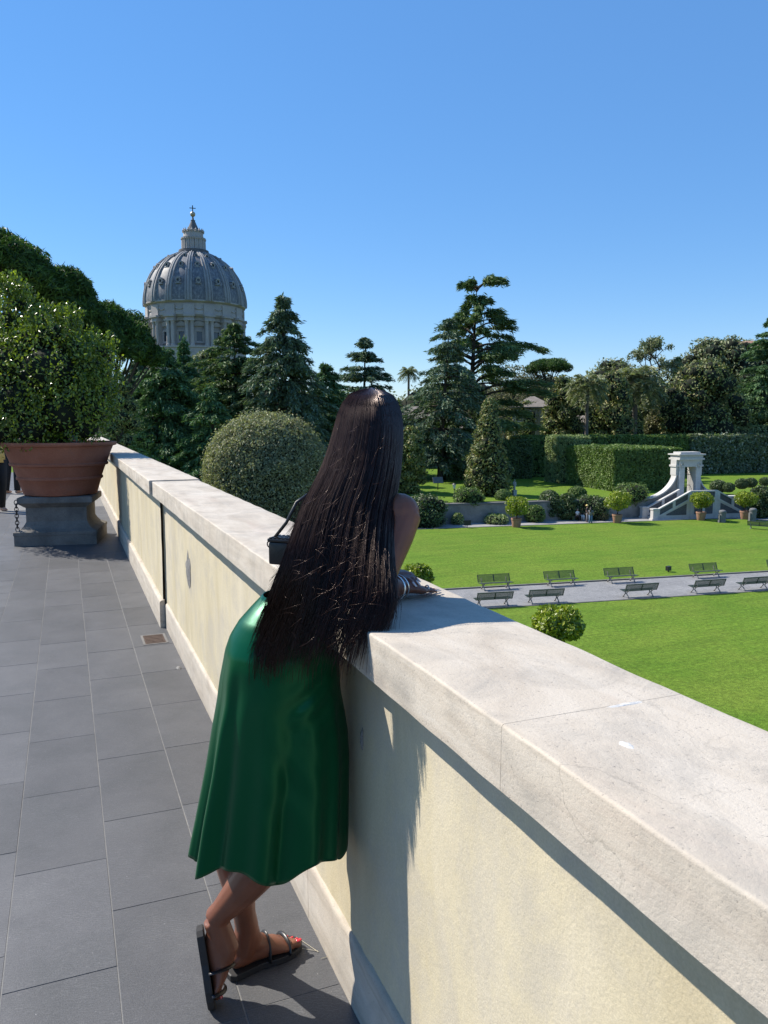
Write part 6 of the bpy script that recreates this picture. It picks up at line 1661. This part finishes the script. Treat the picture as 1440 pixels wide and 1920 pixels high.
# small black shoulder bag hanging at her left side
bagc = at(531, 1030, 2.06)
bag = empty('shoulder_bag', bagc, 'small black box-shaped leather shoulder bag hanging at her left side', 'bag', rz=-YAW-0.35)
mb = MB(); mb.box(-0.030, 0.045, -0.028, 0.028, -0.038, 0.022); mb.build('bag_body', M['black_leather'], bag, bevel=0.007, smooth=True, auto=R_(50))
mb = MB(); mb.box(-0.032, 0.047, -0.030, 0.030, 0.0225, 0.032); mb.build('lid', M['black_leather'], bag, bevel=0.004)
mb = MB()
for i in range(6): mb.box(-0.026+i*0.012, -0.020+i*0.012, -0.0285, 0.0285, 0.0322, 0.0345)
mb.build('quilting', M['black_leather'], bag)
mb = MB(); mb.torus((-0.035, -0.006, 0.012), (0, 1, 0.2), 0.009, 0.0018, 16, 6); mb.build('buckle', M['iron'], bag, smooth=True)
mb = MB()
Rz = np.array([[math.cos(YAW+0.35), -math.sin(YAW+0.35), 0], [math.sin(YAW+0.35), math.cos(YAW+0.35), 0], [0, 0, 1]])
st_ = [np.array([-0.035, -0.006, 0.016])]+[Rz@(at(x, y, D)-bagc) for x, y, D in ((537, 980, 2.04), (556, 942, 2.02), (580, 925, 2.05))]
mb.tube(st_, [(0.0045, 0.0018)]*len(st_), 8); mb.build('strap', M['black_leather'], bag, smooth=True)

# ------------------------------------------------------------------ small figures far off
def figure(label, base, rz, H, pose, cols, group=None, hair_long=False, hat=None, skin='skin_pale'):
    t = empty('person', base, label, 'person', group, rz=rz)
    k = H/1.70; b = MB(); cl = MB(); tr = MB(); hr_ = MB()
    sit = pose == 'sit'
    hipz = 0.46 if sit else 0.90
    top = hipz+0.56; 
    Z = lambda *p: tuple(v*k for v in p)
    b.tube([Z(0, 0, hipz), Z(0, 0.01, hipz+0.25), Z(0, 0.0, top-0.06), Z(0, 0, top)], [(0.15*k, 0.10*k), (0.13*k, 0.09*k), (0.17*k, 0.10*k), (0.06*k, 0.06*k)], 10, up=(1, 0, 0))
    cl.tube([Z(0, 0, hipz-0.02), Z(0, 0.01, hipz+0.25), Z(0, 0.0, top-0.06), Z(0, 0, top-0.01)], [(0.175*k, 0.125*k), (0.15*k, 0.11*k), (0.19*k, 0.12*k), (0.075*k, 0.07*k)], 10, up=(1, 0, 0))
    b.tube([Z(0, 0, top-0.02), Z(0, -0.01, top+0.08)], [0.05*k, 0.05*k], 8); b.sphere(Z(0, -0.015, top+0.16), (0.075*k, 0.092*k, 0.115*k), 12, 8); b.sphere(Z(0, -0.11, top+0.15), (0.012*k, 0.015*k, 0.02*k), 6, 5)
    hr_.sphere(Z(0, 0.012, top+0.185), (0.088*k, 0.095*k, 0.105*k), 12, 8)
    if hair_long: hr_.tube([Z(0, 0.05, top+0.16), Z(0, 0.11, top), Z(0, 0.12, top-0.22)], [(0.08*k, 0.04*k), (0.10*k, 0.035*k), (0.07*k, 0.02*k)], 8, up=(1, 0, 0))
    for s in (-1, 1):
        sh = (0.19*s, 0, top-0.08)
        if sit:
            kn = (0.10*s, -0.42, 0.50); an = (0.11*s, -0.45, 0.07); arm = [(0.24*s, -0.05, top-0.32), (0.12*s, -0.28, hipz+0.14)]
        else:
            kn = (0.095*s, -0.03+0.03*s, 0.49); an = (0.10*s, 0.02+0.05*s, 0.07); arm = [(0.25*s, 0.03, top-0.34), (0.22*s, -0.10, top-0.56)]
        b.tube([Z(*sh), Z(*arm[0]), Z(*arm[1])], [0.045*k, 0.038*k, 0.026*k], 8); b.sphere(Z(*arm[1]), (0.035*k, 0.03*k, 0.045*k), 8, 6)
        cl.tube([Z(*sh), Z(*lerp(np.array(sh), np.array(arm[0]), 0.7))], [0.062*k, 0.056*k], 8)
        b.tube([Z(0.09*s, 0, hipz), Z(*kn), Z(*an)], [0.085*k, 0.055*k, 0.036*k], 8)
        tr.tube([Z(0.085*s, 0, hipz+0.03), Z(*kn), Z(*an)], [0.105*k, 0.075*k, 0.062*k], 8)
        b.tube([Z(an[0], an[1]+0.05, 0.035), Z(an[0], an[1]-0.08, 0.04), Z(an[0], an[1]-0.17, 0.025)], [0.035*k, 0.038*k, 0.022*k], 8)
    fuse(b, 'body', M[skin], t, 0.02*k, 2)
    cl.build('shirt', cols[0], t, smooth=True); tr.build('trousers', cols[1], t, smooth=True); hr_.build('hair', cols[2], t, smooth=True)
    if hat is not None:
        mb = MB(); mb.lathe([(0.19*k, (top+0.20)*k), (0.11*k, (top+0.22)*k), (0.10*k, (top+0.31)*k), (0.03*k, (top+0.33)*k)], 14, (0, 0.01*k, 0)); mb.build('hat', hat, t, smooth=True)
cw = mat_plain('white_cotton', (0.72, 0.72, 0.72), 0.9, var=0.1); cb_ = mat_plain('black_cotton', (0.02, 0.02, 0.022), 0.9); cj = mat_plain('blue_denim', (0.13, 0.20, 0.30), 0.9, var=0.2); ck = mat_plain('khaki_cotton', (0.36, 0.31, 0.22), 0.9); cg_ = mat_plain('grey_cotton', (0.16, 0.16, 0.17), 0.9); cy = mat_plain('straw_hat', (0.60, 0.48, 0.18), 0.8); dh = mat_plain('dark_hair', (0.015, 0.012, 0.010), 0.5); cyl = mat_plain('yellow_cotton', (0.62, 0.47, 0.16), 0.9)
GPP = 'visitors gathered at the back of the lawn'
pz_ = LAWN_Z-0.06
for (px, py, rz, H, pose, cols, lab, hl, hat) in (
    (1082, 976, 0.3, 1.66, 'sit', (cw, cb_, dh), 'leftmost seated visitor in white with black trousers by the dark shrubs', True, None),
    (1091, 975, -0.3, 1.70, 'sit', (cb_, cw, dh), 'seated visitor with black top and white trousers among the group', False, None),
    (1100, 979, 0.9, 1.72, 'stand', (cb_, cg_, dh), 'standing visitor in black top and straw hat beside the seated ones', False, cy),
    (1107, 983, 2.4, 1.70, 'stand', (cg_, cj, dh), 'rightmost standing visitor in grey shirt and blue jeans', True, None)):
    p = onz(px, py, pz_); figure(lab, p, GA+rz, H, pose, cols, GPP, hl, hat)
# stone bench ledge under the seated visitors
u, v = gz(1087, 975, pz_)
sb = empty('garden_bench', G(u, v+0.05, pz_), 'low dark stone seat under the two seated visitors', 'bench', rz=GA)
mb = MB(); mb.box(-1.0, 1.0, -0.2, 0.25, 0.33, 0.40); mb.build('seat', M['bin_grey'], sb, bevel=0.02)
for s in (-1, 1):
    mb = MB(); mb.box(s*0.7-0.12, s*0.7+0.12, -0.16, 0.2, -0.05, 0.329); mb.build('leg', M['bin_grey'], sb)
# visitors on the terrace by the pot, cut by the left picture edge
for (px, D, rz, cols, lab, H) in ((-12, 13.2, 0.6, (cyl, cb_, dh), 'passer-by in yellow top and dark trousers cut by the left edge beside the pot', 1.62), (16, 16.5, 2.5, (cb_, cb_, dh), 'passer-by in dark clothes half hidden behind the terracotta pot', 1.70)):
    p = base_at(px, D, 0.0); figure(lab, p, rz, H, 'stand', cols, None, True)

for o_ in bpy.data.objects:
    if o_.name.startswith('shade_core'): o_['kind'] = 'stuff'      # solid dark cores, shade inside the foliage put into colour
